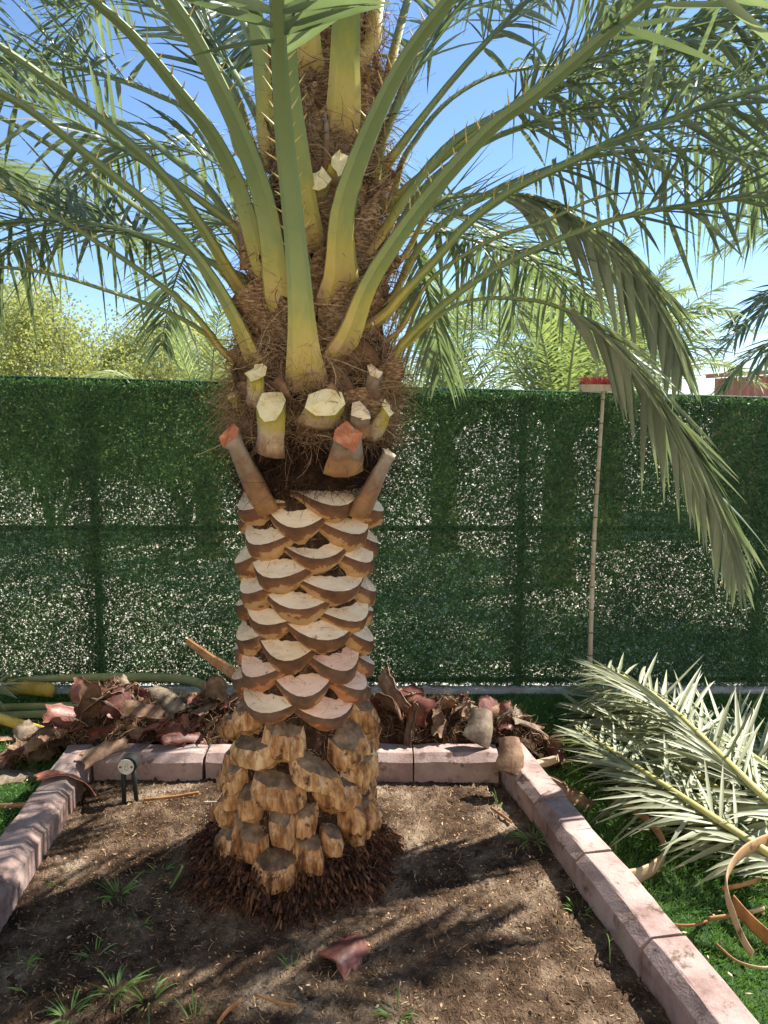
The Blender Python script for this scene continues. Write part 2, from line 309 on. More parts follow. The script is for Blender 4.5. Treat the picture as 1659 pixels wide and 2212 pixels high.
# ------------------------------------------------------------------ kerb
kerb = thing('planter_kerb', 'pinkish concrete kerb stones edging the rectangular soil bed', 'kerb')
KW, KH = .13, .145
def kerb_stone(A, B, inward):
    A = np.array([*A, 0.]); B = np.array([*B, 0.]); T = norm(B - A); I = np.array([*inward, 0.]); g = .0055
    A = A + T * g; B = B - T * g; n = 9
    prof = [(0, -.06), (0, KH - .034), (-.030, KH - .002), (-.036, KH), (-KW + .008, KH), (-KW, KH - .008), (-KW, -.06)]   # 0 = inner face, minus = outward
    V = []; jl = rng.normal(size=3) * [.003, .003, .002]
    for i in range(n):
        c = A + (B - A) * i / (n - 1); e = 1 if 0 < i < n - 1 else 0
        for (q, z) in prof:
            ins = (0 if e else .006)
            zz = min(z, KH - ins) if z > 0 else z; qq = q
            V.append(c + I * qq + np.array([0, 0, zz]) + jl + rng.normal(size=3) * .0008 + np.array([0, 0, (.0022 * math.sin(i * 1.3 + jl[0] * 900) if z > 0 else 0)]) - I * (.002 * math.sin(i * .9 + jl[1] * 700)))
    k = len(prof); Fc = []
    for i in range(n - 1):
        for j in range(k): Fc.append((i * k + j, (i + 1) * k + j, (i + 1) * k + (j + 1) % k, i * k + (j + 1) % k))
    Fc.append(tuple(range(k))); Fc.append(tuple((n - 1) * k + j for j in range(k))[::-1])
    mesh_obj('kerb_stone', V, Fc, 'kerb', kerb)
xs = [xl(REAR) + .012] + [onZ(px, 1703, 0).x for px in (439, 668, 893)] + [xr(REAR) - .012]
for a_, b_ in zip(xs[:-1], xs[1:]): kerb_stone((a_, REAR), (b_, REAR), (0, -1))
ys = [REAR + KW, 2.93, 2.55, 2.17, 1.75, 1.3, .85, .5]
for a_, b_ in zip(ys[:-1], ys[1:]): kerb_stone((xl(a_), a_), (xl(b_), b_), (1, .101))
ys = [REAR + KW, 2.86, 2.47, 2.03, 1.58, 1.13, .68]
for a_, b_ in zip(ys[:-1], ys[1:]): kerb_stone((xr(a_), a_), (xr(b_), b_), (-1, -.172))

# ------------------------------------------------------------------ bounce wall added unseen behind the viewer to throw warm light on the trunk
bounce_wall = thing('bounce_wall', 'added cream wall out of view that bounces sunlight onto the palm trunk', 'bounce_wall')
HY = -3.4
def box(x0, x1, y0, y1, z0, z1):
    V = [(x, y, z) for x in (x0, x1) for y in (y0, y1) for z in (z0, z1)]
    return V, [(0, 1, 3, 2), (4, 6, 7, 5), (0, 4, 5, 1), (2, 3, 7, 6), (0, 2, 6, 4), (1, 5, 7, 3)]
mesh_obj('wall', *box(-9, 9, HY - .25, HY, -.05, 4.2), 'render_cream', bounce_wall)  # sunlit reflecting face of the added wall
mesh_obj('added_parapet', *box(-9.1, 9.1, HY - .3, HY + .06, 4.2, 4.4), 'render_cream', bounce_wall)
for wx in (-5.5, 4.5):
    wf = mesh_obj('added_window', *box(wx - .6, wx + .6, HY - .02, HY + .03, 1.0, 2.2), 'wood_pale', bounce_wall); mesh_obj('added_pane', *box(wx - .54, wx + .54, HY + .03, HY + .035, 1.06, 2.14), 'glass_dark', wf)
mesh_obj('added_door', *box(-1.9, -.95, HY, HY + .04, 0, 2.1), 'wood_pale', bounce_wall)

# ------------------------------------------------------------------ fence
FY = 4.47
def ftop(x): return 1.873 + (x + 2.25) * (1.757 - 1.873) / 4.2
fence = thing('garden_fence', 'dark green artificial hedge panel fence behind the palm', 'fence')
fx0, fx1 = -6.5, 6.5
for px in (-2.95, onY(209, 1300, FY).x, onY(660, 1300, FY).x, onY(1125, 1300, FY).x, onY(1640, 1300, FY).x, 3.5, 4.8, 6.1, -4.2, -5.5):
    V, Fc = tube([(px, FY + .035, -.05), (px, FY + .035, ftop(px) - .03)], .045, .045, side=(1, 0, 0), k=10); mesh_obj('post', V, Fc, 'fence_metal', fence, smooth=False)
for z in (.06, .98, None):
    A = (fx0, FY + .02, z if z else ftop(fx0) - .02); B = (fx1, FY + .02, (z if z else ftop(fx1) - .02))
    V, Fc = tube([A, B], .035, .035, side=(0, 0, 1), k=8); mesh_obj('rail', V, Fc, 'fence_metal', fence)
# wire lattice of twisted garlands with needle leaves
n = 1380000
x = np.r_[rng.uniform(-3.2, 3.4, n - 420000), rng.uniform(-6.5, -3.2, 210000), rng.uniform(3.4, 6.5, 210000)]; z = rng.uniform(.02, .988, n) * ftop(x)
pit = .036
d1 = np.abs(((x * .78 + z * .62) / pit) % 1 - .5) * 2; d2 = np.abs(((x * .78 - z * .62) / pit) % 1 - .5) * 2
hole = d1 * d2                                             # 1 in the middle of a mesh, 0 on a wire
seam = np.min([np.abs(x - c) for c in (-2.95, onY(209, 1300, FY).x, onY(660, 1300, FY).x, onY(1125, 1300, FY).x, onY(1640, 1300, FY).x)], 0)
dens = 1.06 - .84 * hole ** .8 + .55 * np.exp(-(seam / .05) ** 2) + .4 * (z > ftop(x) - .07) + .12 * (z > 1.1) + .10 * (x > -.3) + .10 * vnoise(x * .8, z * .8, 11)
k = rng.random(n) < np.clip(dens, .06, 1.2) * .62
x, z = x[k], z[k]; n = len(x)
P = np.stack([x, FY + rng.normal(size=n) * .012, z], 1)
a = rng.random(n) * 6.28; D = np.stack([np.cos(a), rng.normal(size=n) * .55, np.sin(a)], 1)
V1, F1 = flakes(P, D, rng.uniform(.020, .038, n) * np.where(np.abs(x) > 3.4, 1.35, 1), rng.uniform(.0042, .0078, n) * np.where(np.abs(x) > 3.4, 1.35, 1), rng.normal(size=(n, 3)) * .5 + [0, 1, 0])
mesh_obj('needle_foliage', V1, F1, 'fence_leaf', fence, var=np.repeat(rng.random(n) ** 1.3, 4), kind='stuff')
# pale footing under the fence
foot = MB(); xs = np.arange(-6.6, 6.7, .08); V = []; 
for xx in xs:
    for (yy, zz) in ((FY - .055, -.03), (FY - .05, .022), (FY + .07, .026), (FY + .08, -.03)): V.append((xx, yy + rng.normal() * .008, zz + rng.normal() * .005))
Fc = [(i * 4 + j, (i + 1) * 4 + j, (i + 1) * 4 + j + 1, i * 4 + j + 1) for i in range(len(xs) - 1) for j in range(3)]
foot.add(V, Fc); o = foot.build('fence_footing', 'mortar'); tag(o, 'rough pale mortar strip under the green fence', 'footing')

# ------------------------------------------------------------------ the date palm
palm = thing('date_palm', 'date palm with freshly trimmed diamond patterned trunk in the soil bed', 'palm tree')
palm.location = (0, 0, 0)
def axis(z): return AX0 + .055 * z, AY0 - .01 * z
RZ = [(0, .30), (.08, .275), (.2, .235), (.45, .205), (.7, .192), (1.0, .188), (1.3, .19), (1.45, .2), (1.7, .225), (2.0, .21), (2.4, .17), (2.75, .125), (3.2, .085), (3.5, .05)]
def Rz(z): return float(np.interp(z, [a for a, _ in RZ], [b for _, b in RZ]))
V = []; nz_, na = 120, 72
for i in range(nz_):
    z = -.03 + 3.5 * i / (nz_ - 1); ax, ay = axis(z); r = Rz(z)
    for j in range(na):
        t = 2 * math.pi * j / na; q = r * (1 + .03 * math.sin(5 * t + z * 21) + rng.normal() * .018)
        V.append((ax + q * math.sin(t), ay - q * math.cos(t), z))
Fc = [(i * na + j, i * na + (j + 1) % na, (i + 1) * na + (j + 1) % na, (i + 1) * na + j) for i in range(nz_ - 1) for j in range(na)]
mesh_obj('trunk', V, Fc, 'core', palm, smooth=True)

def leaf_base(a, z, wd, P, drop, H, expo, mats, cut, tilt=0., skew=0., n=12, old=False):
    r = Rz(z); ax, ay = axis(z); U = np.linspace(-1, 1, n + 1); rows = []
    ctrl = rng.normal(size=6); lean = rng.normal() * .18
    for u in U:
        e = max(0., 1 - abs(u) ** expo) if old else max(0., math.cos(math.pi * u / 2)) ** expo; zt = z + tilt * u; w0 = wd / (2 * (r + .3 * P))
        pe = P * e * (1 + skew * u) + .010; jt = rng.normal(size=6) * (.0035 if old else .0016)
        if old:
            pe += rng.normal() * .005
            zr = zt - drop * e + jt[4]; zi = zt + .014 * (1 - u * u) + jt[5]
            col = [(r - .02, zi, .8), (r + pe * .45, (zi + zr) / 2 + jt[0], .85), (r + pe * .88, zr, .9)]
            col += [(r + pe * .88, zr, .9), (r + pe * 1.1 + jt[1], zr - .33 * H, 1.), (r + pe * 1.02 + jt[2], zr - .75 * H, 1.05), (r - .01 + .3 * pe, zr - H * 1.08 + jt[3], 1.0)]
        else:
            zr = zt - drop * e + .004 * ctrl[0] * u; zi = zt + .010 * (1 - u * u) * (1 + ctrl[2] * .4) + .016 * ctrl[1] * u * (1 - abs(u))
            col = [(r - .02, zi, 1), (r + pe * .5, (zi + zr) / 2 - .006 * e + jt[0], 1), (r + pe, zr, 1)]
            col += [(r + pe, zr, 1), (r + pe * 1.0 + jt[1], zr - .30 * H * (.3 + .7 * e), 1), (r + pe * .85 + jt[2], zr - .66 * H * (.3 + .7 * e), 1), (r - .01, zr - H * (.42 + .58 * e) + jt[3], 1)]
        rows.append([(ax + q * math.sin(a + u * w0 * k + (lean * (z - zz) if old else 0)), ay - q * math.cos(a + u * w0 * k + (lean * (z - zz) if old else 0)), zz) for q, zz, k in col])
    V = [p for c in rows for p in c]; k = 7; Fc = []; mi = []
    for i in range(n):
        for j in (0, 1, 3, 4, 5):
            Fc.append((i * k + j, i * k + j + 1, (i + 1) * k + j + 1, (i + 1) * k + j)); mi.append(0 if j < 2 else 1)
    for c in (0, n): Fc.append(tuple(c * k + j for j in ((0, 1, 2, 4, 5, 6) if c else (6, 5, 4, 2, 1, 0)))); mi.append(1)
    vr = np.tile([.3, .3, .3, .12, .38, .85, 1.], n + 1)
    o = mesh_obj('leaf_base', V, Fc, [cut, mats], palm, mi, [not old or m == 0 for m in mi], vr); return o

GA = R(137.508); Z14, A14, DZ = 1.065, R(1), .01265
for n_ in range(-34, 75):
    z = Z14 - n_ * DZ; a = (A14 + n_ * GA + math.pi) % (2 * math.pi) - math.pi
    if z > 1.415 or z < .20: continue
    if abs(a) > R(125): 
        if n_ % 2: continue
    jz = rng.normal() * .007
    if z > .69:
        pink = z < .90
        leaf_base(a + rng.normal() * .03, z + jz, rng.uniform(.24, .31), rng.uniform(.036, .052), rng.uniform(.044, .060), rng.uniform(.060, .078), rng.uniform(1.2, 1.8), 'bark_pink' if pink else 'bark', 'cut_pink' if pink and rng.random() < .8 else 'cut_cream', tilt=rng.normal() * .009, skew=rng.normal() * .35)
    else:
        g = (.63 - z) / .5
        if rng.random() < .35:            # a split base: two halves with a dark gap
            for sgn in (-1, 1):
                leaf_base(a + sgn * .17 + rng.normal() * .02, z + jz + rng.normal() * .014, rng.uniform(.075, .10), rng.uniform(.04, .07), rng.uniform(.012, .05), rng.uniform(.075, .11), 4, 'old_wood', 'cut_grey', rng.normal() * .008, rng.normal() * .2, 9, True)
        else:
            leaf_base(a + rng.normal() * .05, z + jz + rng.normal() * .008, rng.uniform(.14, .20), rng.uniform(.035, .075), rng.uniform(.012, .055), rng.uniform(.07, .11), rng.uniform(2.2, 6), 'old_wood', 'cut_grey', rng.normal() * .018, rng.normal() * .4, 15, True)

# cut stubs below the crown, each a short prism ending in a slanting cut
PROF = [(-1, -.25), (-.75, .55), (-.3, .95), (0, 1.05), (.3, .95), (.75, .55), (1, -.25), (.55, -.75), (0, -.95), (-.55, -.75)]
def stub(b, t, w0, w1, Yb, Yt, mats, cut, thick=.6, slope=.35):
    B = onY(*b, Yb); T_ = onY(*t, Yt); B = np.array(B); T_ = np.array(T_); k = F / depth(T_)
    n = 7; P = np.array([B + (T_ - B) * s for s in np.linspace(-.25, 1, n)]); wd = np.interp(np.linspace(0, 1, n), [0, .35, 1], [w0 * 1.15, w0, w1]) / k
    ax, ay = axis(B[2]); rad = norm([B[0] - ax, B[1] - ay, 0]); side = np.cross(rad, [0, 0, 1])
    V, Fc = tube(P, wd, wd * thick, side=side, prof=PROF)
    m = len(PROF); ctr = V[-m:].mean(0)
    for j in range(1, m + 1):
        q = V[-j]; out = float(np.dot(q - ctr, rad)); V[-j] = q - np.array([0, 0, 1]) * max(-.02, out * 1.3) * slope * 2 + rng.normal(size=3) * .005
    V += rng.normal(size=V.shape) * .0012
    V = np.vstack([V, V[-m:], V[-m:].mean(0)[None] + norm(T_ - B) * .004]); b0 = len(V) - m - 1
    Fc = Fc[:-1] + [(b0 + j, b0 + (j + 1) % m, b0 + m) for j in range(m)]
    mi = [0] * (len(Fc) - m) + [1] * m
    vr = np.r_[np.repeat(np.linspace(0, 1, n), m), np.ones(m + 1)]
    mesh_obj('cut_stub', V, Fc, [mats, cut], palm, mi, [x == 0 for x in mi], vr)
ST = [((556, 862), (552, 803), 50, 44, 2.36, 2.33, 'stub_green', 'cut_fresh', .6, .4),
      ((586, 958), (587, 872), 66, 74, 2.33, 2.27, 'stub_green', 'cut_fresh', .6, .5),
      ((690, 905), (705, 868), 92, 88, 2.33, 2.27, 'stub_green', 'cut_fresh', .5, .5),
      ((800, 850), (811, 800), 50, 40, 2.40, 2.36, 'stub_brown', 'cut_cream', .6, .4),
      ((808, 932), (838, 882), 56, 36, 2.42, 2.38, 'stub_green', 'cut_fresh', .6, .4),
      ((535, 912), (502, 852), 50, 30, 2.50, 2.46, 'stub_green', 'cut_fresh', .6, .2),
      ((562, 1072), (497, 938), 66, 44, 2.40, 2.34, 'stub_brown', 'cut_orange', .6, .5),
      ((742, 1000), (752, 938), 84, 62, 2.33, 2.27, 'stub_brown', 'cut_orange', .6, .5),
      ((788, 1085), (842, 978), 60, 34, 2.42, 2.38, 'stub_brown', 'cut_cream', .6, .3),
      ((775, 930), (778, 886), 52, 48, 2.35, 2.31, 'stub_brown', 'cut_cream', .6, .4),
      ((678, 425), (690, 385), 52, 52, 2.38, 2.32, 'stub_green', 'cut_fresh', .7, .55),
      ((722, 385), (735, 352), 52, 46, 2.38, 2.32, 'stub_green', 'cut_fresh', .7, .55),
      ((528, 560), (520, 470), 34, 22, 2.46, 2.44, 'stub_brown', 'cut_cream', .6, .3),
      ((706, 345), (704, 253), 15, 9, 2.37, 2.36, 'stub_brown', 'cut_orange', .4, .3)]
for s in ST: stub(*s)

# fronds
LEAFN = [0]; SINGLE_MAX = 300
FPROF = [(-1, -.15), (-.86, .34), (-.45, .86), (0, 1.0), (.45, .86), (.86, .34), (1, -.15), (.62, -.75), (0, -.55), (-.62, -.75)]
def leaflet_field(Q, T, S0, N0, s, Lmax, W, start, up=.5, droop=.25, step=.022, fwd=.75, end=.985, spread=1.0, jitter=.2, hang=0.):
    """Leaflets either side of a rachis: Q points, T tangents, S0 side, N0 normal, s arc length"""
    tot = s[-1]; pos = np.arange(start * tot, end * tot, step); f = pos / tot
    P = np.stack([np.interp(pos, s, Q[:, i]) for i in range(3)], 1); Tt = norm(np.stack([np.interp(pos, s, T[:, i]) for i in range(3)], 1))
    Nn = norm(np.stack([np.interp(pos, s, N0[:, i]) for i in range(3)], 1)); Sd = norm(np.cross(Tt, Nn))
    Ps, Ds, Ls, Ns = [], [], [], []
    g = (f - start) / (end - start)
    prof = np.interp(g, [0, .12, .4, .75, 1], [.55, .85, 1, .75, .42])
    for sg in (-1, 1):
        n = len(pos); el = up * rng.choice([-.5, .4, 1.25], n) + rng.normal(size=n) * jitter
        fw = fwd + .9 * g ** 2 + rng.normal(size=n) * jitter
        D = Sd * sg * spread + Tt * fw[:, None] + Nn * el[:, None]; D[:, 2] -= hang
        Ps.append(P + Sd * sg * .004); Ds.append(norm(D)); Ls.append(Lmax * prof * rng.uniform(.85, 1.08, n)); Ns.append(Nn + Sd * sg * .3 + rng.normal(size=(n, 3)) * .25)
    return np.vstack(Ps), np.vstack(Ds), np.concatenate(Ls), np.vstack(Ns), W
def frond(path, Ys, wpx, parent, fwd=.75, spread=1.0, ext=1.4, start=.5, Lmax=.45, W=.0175, pm='petiole', lm='leaflet', singles=False, up=.8, droop=.1, spines=True, extdroop=.5, thick=.55, base_attr=(0, 1), hang=0., step=.019, tipw=.006, minW=None, name='frond'):
    pts = []; m = len(path)
    L = np.r_[0, np.cumsum([math.dist(path[i], path[i + 1]) for i in range(m - 1)])]; L /= L[-1]
    for (q, t) in zip(path, L):
        Y = np.interp(t, np.linspace(0, 1, len(Ys)), Ys); pts.append(np.array(onY(*q, Y)))
    if parent is palm:
        p0 = pts[0]; ax, ay = axis(p0[2]); inw = norm([ax - p0[0], ay - p0[1], 0]); tdir = norm(pts[1] - pts[0])
        pts = [p0 - tdir * .075 + inw * .055] + pts; sunk = True
    else: sunk = False
    pts = np.array(pts); vis = np.linalg.norm(np.diff(pts, axis=0), axis=1).sum()
    d = norm(pts[-1] - pts[-2]); p = pts[-1].copy(); E = []
    if ext > 0:
        for i in range(6):
            d = norm(d + np.array([0, 0, -1]) * extdroop * ext / 6 * (1 + i * .25)); p = p + d * ext / 6; E.append(p.copy())
        pts = np.vstack([pts, E])
    nn = 44; Q = catmull(pts, nn); s = np.r_[0, np.cumsum(np.linalg.norm(np.diff(Q, axis=0), axis=1))]
    wv = [w_ * (1.04 if parent is palm else 1) * depth(np.array(onY(*path[min(int(round(i * (m - 1) / max(len(wpx) - 1, 1))), m - 1)], np.interp(i / max(len(wpx) - 1, 1), np.linspace(0, 1, len(Ys)), Ys)))) / F for i, w_ in enumerate(wpx)]
    fv = vis / (vis + ext) if ext > 0 else 1.0
    wd = np.interp(s / s[-1], list(np.linspace(0, fv, len(wv))) + ([1.0] if ext > 0 else []), wv + ([tipw] if ext > 0 else []))
    if sunk: wd = wd * np.interp(s, [0, .05, .12, .22], [1.35, 1.28, 1.12, 1.0])
    T = norm(np.gradient(Q, axis=0)); H = Q[-1] - Q[0]; H[2] = 0; H = norm(H)
    side = norm(np.cross(H, [0, 0, 1.0]))
    tt = np.interp(s / s[-1], [0, .3, 1], [thick, .62, .8])
    V, Fc = tube(Q, wd, wd * tt, side=side, prof=FPROF)
    vr = np.repeat(np.interp(s, [0, .09, .15, .27, .48, 1.2], [0, .03, .12, .36, .68, 1]), len(FPROF)) if pm == 'petiole' else np.repeat(s / s[-1], len(FPROF))
    fo = mesh_obj(name, V, Fc, pm, parent, smooth=True, var=vr); fo.data.set_sharp_from_angle(angle=R(30))
    Sd = norm(side - T * (T @ side)[:, None]); N = np.cross(Sd, T)
    N = N * np.sign((N[:, 2].mean()) or 1)
    Pb, Db, Lb, Nb, W_ = leaflet_field(Q, T, Sd, N, s, Lmax, W, start, up, hang=hang, step=step, fwd=fwd, spread=spread)
    dr = droop * rng.uniform(.3, 1.7, len(Pb))
    if singles and LEAFN[0] + len(Pb) <= SINGLE_MAX:
        for i in range(len(Pb)):
            V1, F1, v1 = blades(Pb[i:i + 1], Db[i:i + 1], Lb[i], W * rng.uniform(.8, 1.1), Nb[i:i + 1], dr[i])
            mesh_obj('leaflet', V1, F1, lm, fo, smooth=True, var=v1)
        LEAFN[0] += len(Pb)
    else:
        V1, F1, v1 = blades(Pb, Db, Lb, W * rng.uniform(.75, 1.1, len(Pb)), Nb, dr)
        mesh_obj('leaflets', V1, F1, lm, fo, smooth=True, var=v1, kind='stuff')
    if spines:
        mb = MB(); ps = np.arange(start * s[-1] * .45, start * s[-1] * 1.02, .045)
        for q in ps:
            for sg in (-1, 1):
                p = np.array([np.interp(q, s, Q[:, i]) for i in range(3)]); t = norm(np.array([np.interp(q, s, T[:, i]) for i in range(3)]))
                nrm = norm(np.array([np.interp(q, s, N[:, i]) for i in range(3)])); sd = np.cross(t, nrm); hw = np.interp(q, s, wd) / 2
                l = rng.uniform(.012, .045) * (.6 + .6 * q / ps[-1]); d = norm(sd * sg * .7 + t * .6 + nrm * .5 + rng.normal(size=3) * .15)
                A = p + sd * sg * hw * .9 + nrm * hw * .1; V1, F1 = tube([A - d * .004, A + d * l * .5, A + d * l], [.006, .0035, .0006], [.006, .0035, .0006], k=4); mb.add(V1, F1)
        if mb.V: mb.build('spines', 'spine', fo, kind='stuff')
    return fo

FR = [
 # front, towards the viewer
 dict(path=[(657, 775), (652, 690), (642, 560), (628, 420), (615, 300), (605, 150), (598, 0)], Ys=[2.30, 2.24, 2.05, 1.75], wpx=[72, 56, 46, 42, 36, 32], ext=1.5, start=.36, W=.026, extdroop=.05),
 dict(path=[(603, 645), (592, 560), (572, 440), (529, 312), (478, 199), (415, 75), (365, 0)], Ys=[2.36, 2.28, 2.1, 1.95], wpx=[62, 66, 58, 50, 46, 42], ext=1.5, start=.50, extdroop=.2),
 dict(path=[(575, 600), (548, 520), (515, 404), (460, 294), (386, 198), (294, 85), (200, 0)], Ys=[2.42, 2.35, 2.1, 1.9], wpx=[46, 48, 44, 38, 32, 26], ext=1.5, start=.58),
 dict(path=[(548, 330), (515, 220), (470, 147), (386, 55), (320, 0)], Ys=[2.62, 2.7, 2.8], wpx=[36, 30, 24, 20], ext=1.6, start=.5),
 dict(path=[(514, 615), (496, 588), (423, 470), (349, 375), (257, 290), (147, 206), (0, 100)], Ys=[2.48, 2.4, 2.3, 2.15], wpx=[34, 36, 33, 30, 26, 22], ext=1.5, start=.62),
 dict(path=[(530, 545), (493, 470), (441, 397), (368, 338), (294, 283), (195, 239), (74, 184), (0, 158)], Ys=[2.66, 2.75, 2.9], wpx=[32, 30, 27, 22, 18, 15], ext=1.5, start=.5),
 dict(path=[(548, 772), (522, 717), (478, 632), (423, 552), (349, 467), (257, 390), (184, 331), (92, 257), (0, 199)], Ys=[2.42, 2.35, 2.2, 2.0], wpx=[56, 42, 34, 30, 26, 23], ext=1.5, start=.62),
 dict(path=[(520, 705), (423, 560), (330, 474), (239, 408), (165, 353), (92, 305), (0, 254)], Ys=[2.60, 2.6, 2.65], wpx=[30, 25, 21, 18, 16], ext=1.4, start=.52),
 dict(path=[(492, 770), (452, 717), (404, 662), (349, 618), (276, 566), (184, 507), (92, 452), (0, 408)], Ys=[2.52, 2.45, 2.35], wpx=[24, 22, 19, 17, 15], ext=1.3, start=.60),
 dict(path=[(487, 768), (452, 728), (404, 695), (331, 662), (221, 625), (110, 592), (0, 577)], Ys=[2.60, 2.62, 2.7], wpx=[22, 19, 16, 13, 11], ext=1.2, start=.5),
 dict(path=[(545, 470), (490, 330), (404, 239), (349, 210), (257, 173), (147, 143), (37, 129), (-60, 132)], Ys=[2.78, 3.1, 3.5], wpx=[28, 22, 18, 14, 11], ext=.9, start=.36, extdroop=1.0),
 dict(path=[(520, 640), (470, 575), (415, 552), (368, 533), (294, 511), (210, 489), (100, 500)], Ys=[2.72, 2.9, 3.2], wpx=[20, 17, 13, 10, 8], ext=.7, start=.3, extdroop=1.2, droop=.6),
 # right
 dict(path=[(735, 595), (738, 467), (775, 341), (829, 216), (883, 115), (955, 18), (975, -8)], Ys=[2.34, 2.25, 2.1, 1.95], wpx=[84, 70, 56, 46, 38, 32], ext=1.5, start=.46, extdroop=.15),
 dict(path=[(800, 450), (822, 323), (858, 223), (901, 126), (955, 36), (985, 0)], Ys=[2.50, 2.55, 2.65], wpx=[36, 32, 26, 22], ext=1.6, start=.42),
 dict(path=[(755, 722), (793, 622), (847, 532), (929, 420), (1058, 277), (1154, 205), (1249, 124), (1345, 43), (1395, 0)], Ys=[2.32, 2.2, 2.0, 1.8], wpx=[66, 52, 46, 44, 40, 34], ext=1.0, start=.5, W=.023, extdroop=.25),
 dict(path=[(805, 535), (867, 442), (934, 353), (992, 296), (1058, 258), (1154, 210), (1249, 172), (1345, 138), (1440, 110), (1535, 95), (1659, 78)], Ys=[2.46, 2.5, 2.6, 2.7], wpx=[42, 38, 26, 18, 14, 12], ext=.6, start=.33),
 dict(path=[(845, 430), (867, 353), (896, 305), (939, 248), (987, 205), (1058, 165), (1130, 148), (1202, 143), (1297, 148), (1416, 158)], Ys=[2.66, 2.9, 3.3], wpx=[26, 20, 16, 13, 11, 9], ext=.9, start=.36, extdroop=1.2, droop=.5),
 dict(path=[(815, 560), (920, 400), (1044, 310), (1135, 272), (1230, 239), (1321, 215), (1416, 191), (1535, 167), (1659, 157)], Ys=[2.62, 2.7, 2.85], wpx=[28, 24, 20, 17, 14, 12], ext=.6, start=.33),
 dict(path=[(832, 680), (867, 639), (939, 563), (1011, 482), (1106, 410), (1225, 353), (1345, 296), (1464, 253), (1559, 215), (1659, 186)], Ys=[2.42, 2.36, 2.28, 2.2], wpx=[38, 32, 30, 26, 21, 17], ext=.6, start=.45),
 dict(path=[(850, 640), (882, 573), (929, 506), (1011, 444), (1082, 406), (1178, 367), (1273, 339), (1345, 329), (1440, 324), (1583, 329), (1680, 345)], Ys=[2.55, 2.7, 2.95], wpx=[28, 25, 21, 16, 12, 9], ext=.8, start=.30, extdroop=.9, droop=.5),
 dict(path=[(862, 715), (891, 668), (939, 596), (1058, 520), (1178, 477), (1273, 434), (1335, 415)], Ys=[2.50, 2.45, 2.4], wpx=[18, 15, 13, 11, 8], ext=0, start=.97, spines=True),
 dict(path=[(846, 785), (867, 744), (963, 654), (1058, 587), (1154, 539), (1273, 491), (1392, 458), (1488, 444), (1583, 430), (1659, 420)], Ys=[2.50, 2.42, 2.35], wpx=[34, 30, 24, 20, 17, 14], ext=.6, start=.48),
 # the drooping one before the fence
 dict(path=[(872, 752), (929, 697), (987, 659), (1058, 644), (1130, 647), (1178, 654), (1249, 682), (1310, 725), (1390, 820), (1460, 925), (1520, 1030), (1565, 1130), (1590, 1240)], Ys=[2.58, 2.8, 3.05, 3.25], wpx=[18, 14, 12, 10, 7, 4], ext=0, start=.36, Lmax=.42, W=.032, singles=True, droop=.25, hang=.35, step=.024, up=.3, fwd=1.7, spread=.75, lm='leaflet_grey'),
 dict(path=[(868, 560), (934, 444), (987, 425), (1082, 420), (1154, 425), (1220, 455), (1320, 525), (1400, 610), (1445, 700), (1475, 810)], Ys=[2.62, 2.9, 3.4], wpx=[20, 16, 13, 11, 8, 4], ext=0, start=.32, Lmax=.40, W=.034, droop=.3, hang=.4, singles=True, step=.028, up=.3, fwd=1.4, spread=.6, lm='leaflet_grey'),
 dict(path=[(845, 590), (867, 520), (939, 499), (1011, 515), (1106, 545), (1200, 590), (1290, 650)], Ys=[2.72, 3.0, 3.5], wpx=[18, 14, 11, 8, 4], ext=0, start=.30, Lmax=.40, droop=.5, hang=.4),
 dict(path=[(840, 520), (880, 480), (905, 560), (925, 640), (945, 730), (955, 800)], Ys=[2.80, 3.3, 3.6], wpx=[16, 12, 9, 6, 3], ext=0, start=.4, Lmax=.3, droop=.4, hang=.7, up=.1, spines=False),
 # rising from the heart of the crown
 dict(path=[(742, 232), (745, 120), (750, 0)], Ys=[2.38, 2.34, 2.25], wpx=[64, 64, 58], ext=1.9, start=.35, extdroop=.25),
 dict(path=[(668, 112), (667, 50), (664, 0)], Ys=[2.40, 2.38, 2.36], wpx=[52, 46, 42], ext=1.9, start=.35, extdroop=.25),
 dict(path=[(580, 315), (570, 200), (558, 80), (545, 0)], Ys=[2.46, 2.42, 2.36], wpx=[42, 40, 38], ext=1.8, start=.4, extdroop=.3),
 dict(path=[(803, 90), (808, 40), (815, 0)], Ys=[2.50, 2.52, 2.56], wpx=[36, 34, 32], ext=1.9, start=.35, extdroop=.3),
 dict(path=[(672, 510), (652, 360), (632, 198), (614, 0)], Ys=[2.36, 2.25, 2.05], wpx=[52, 44, 34, 26], ext=1.5, start=.42),
 dict(path=[(832, 180), (850, 110), (880, 0)], Ys=[2.60, 2.66, 2.75], wpx=[26, 22, 18], ext=1.6, start=.4),
 dict(path=[(520, 330), (480, 180), (440, 60), (420, 0)], Ys=[2.75, 3.0, 3.2], wpx=[26, 22, 18], ext=1.4, start=.2, extdroop=.5),
 dict(path=[(560, 420), (500, 370), (420, 330), (330, 320), (240, 345), (170, 400)], Ys=[2.85, 3.2, 3.6], wpx=[22, 16, 12, 7, 4], ext=0, start=.25, droop=.5),
]
for f in FR: frond(parent=palm, **f)

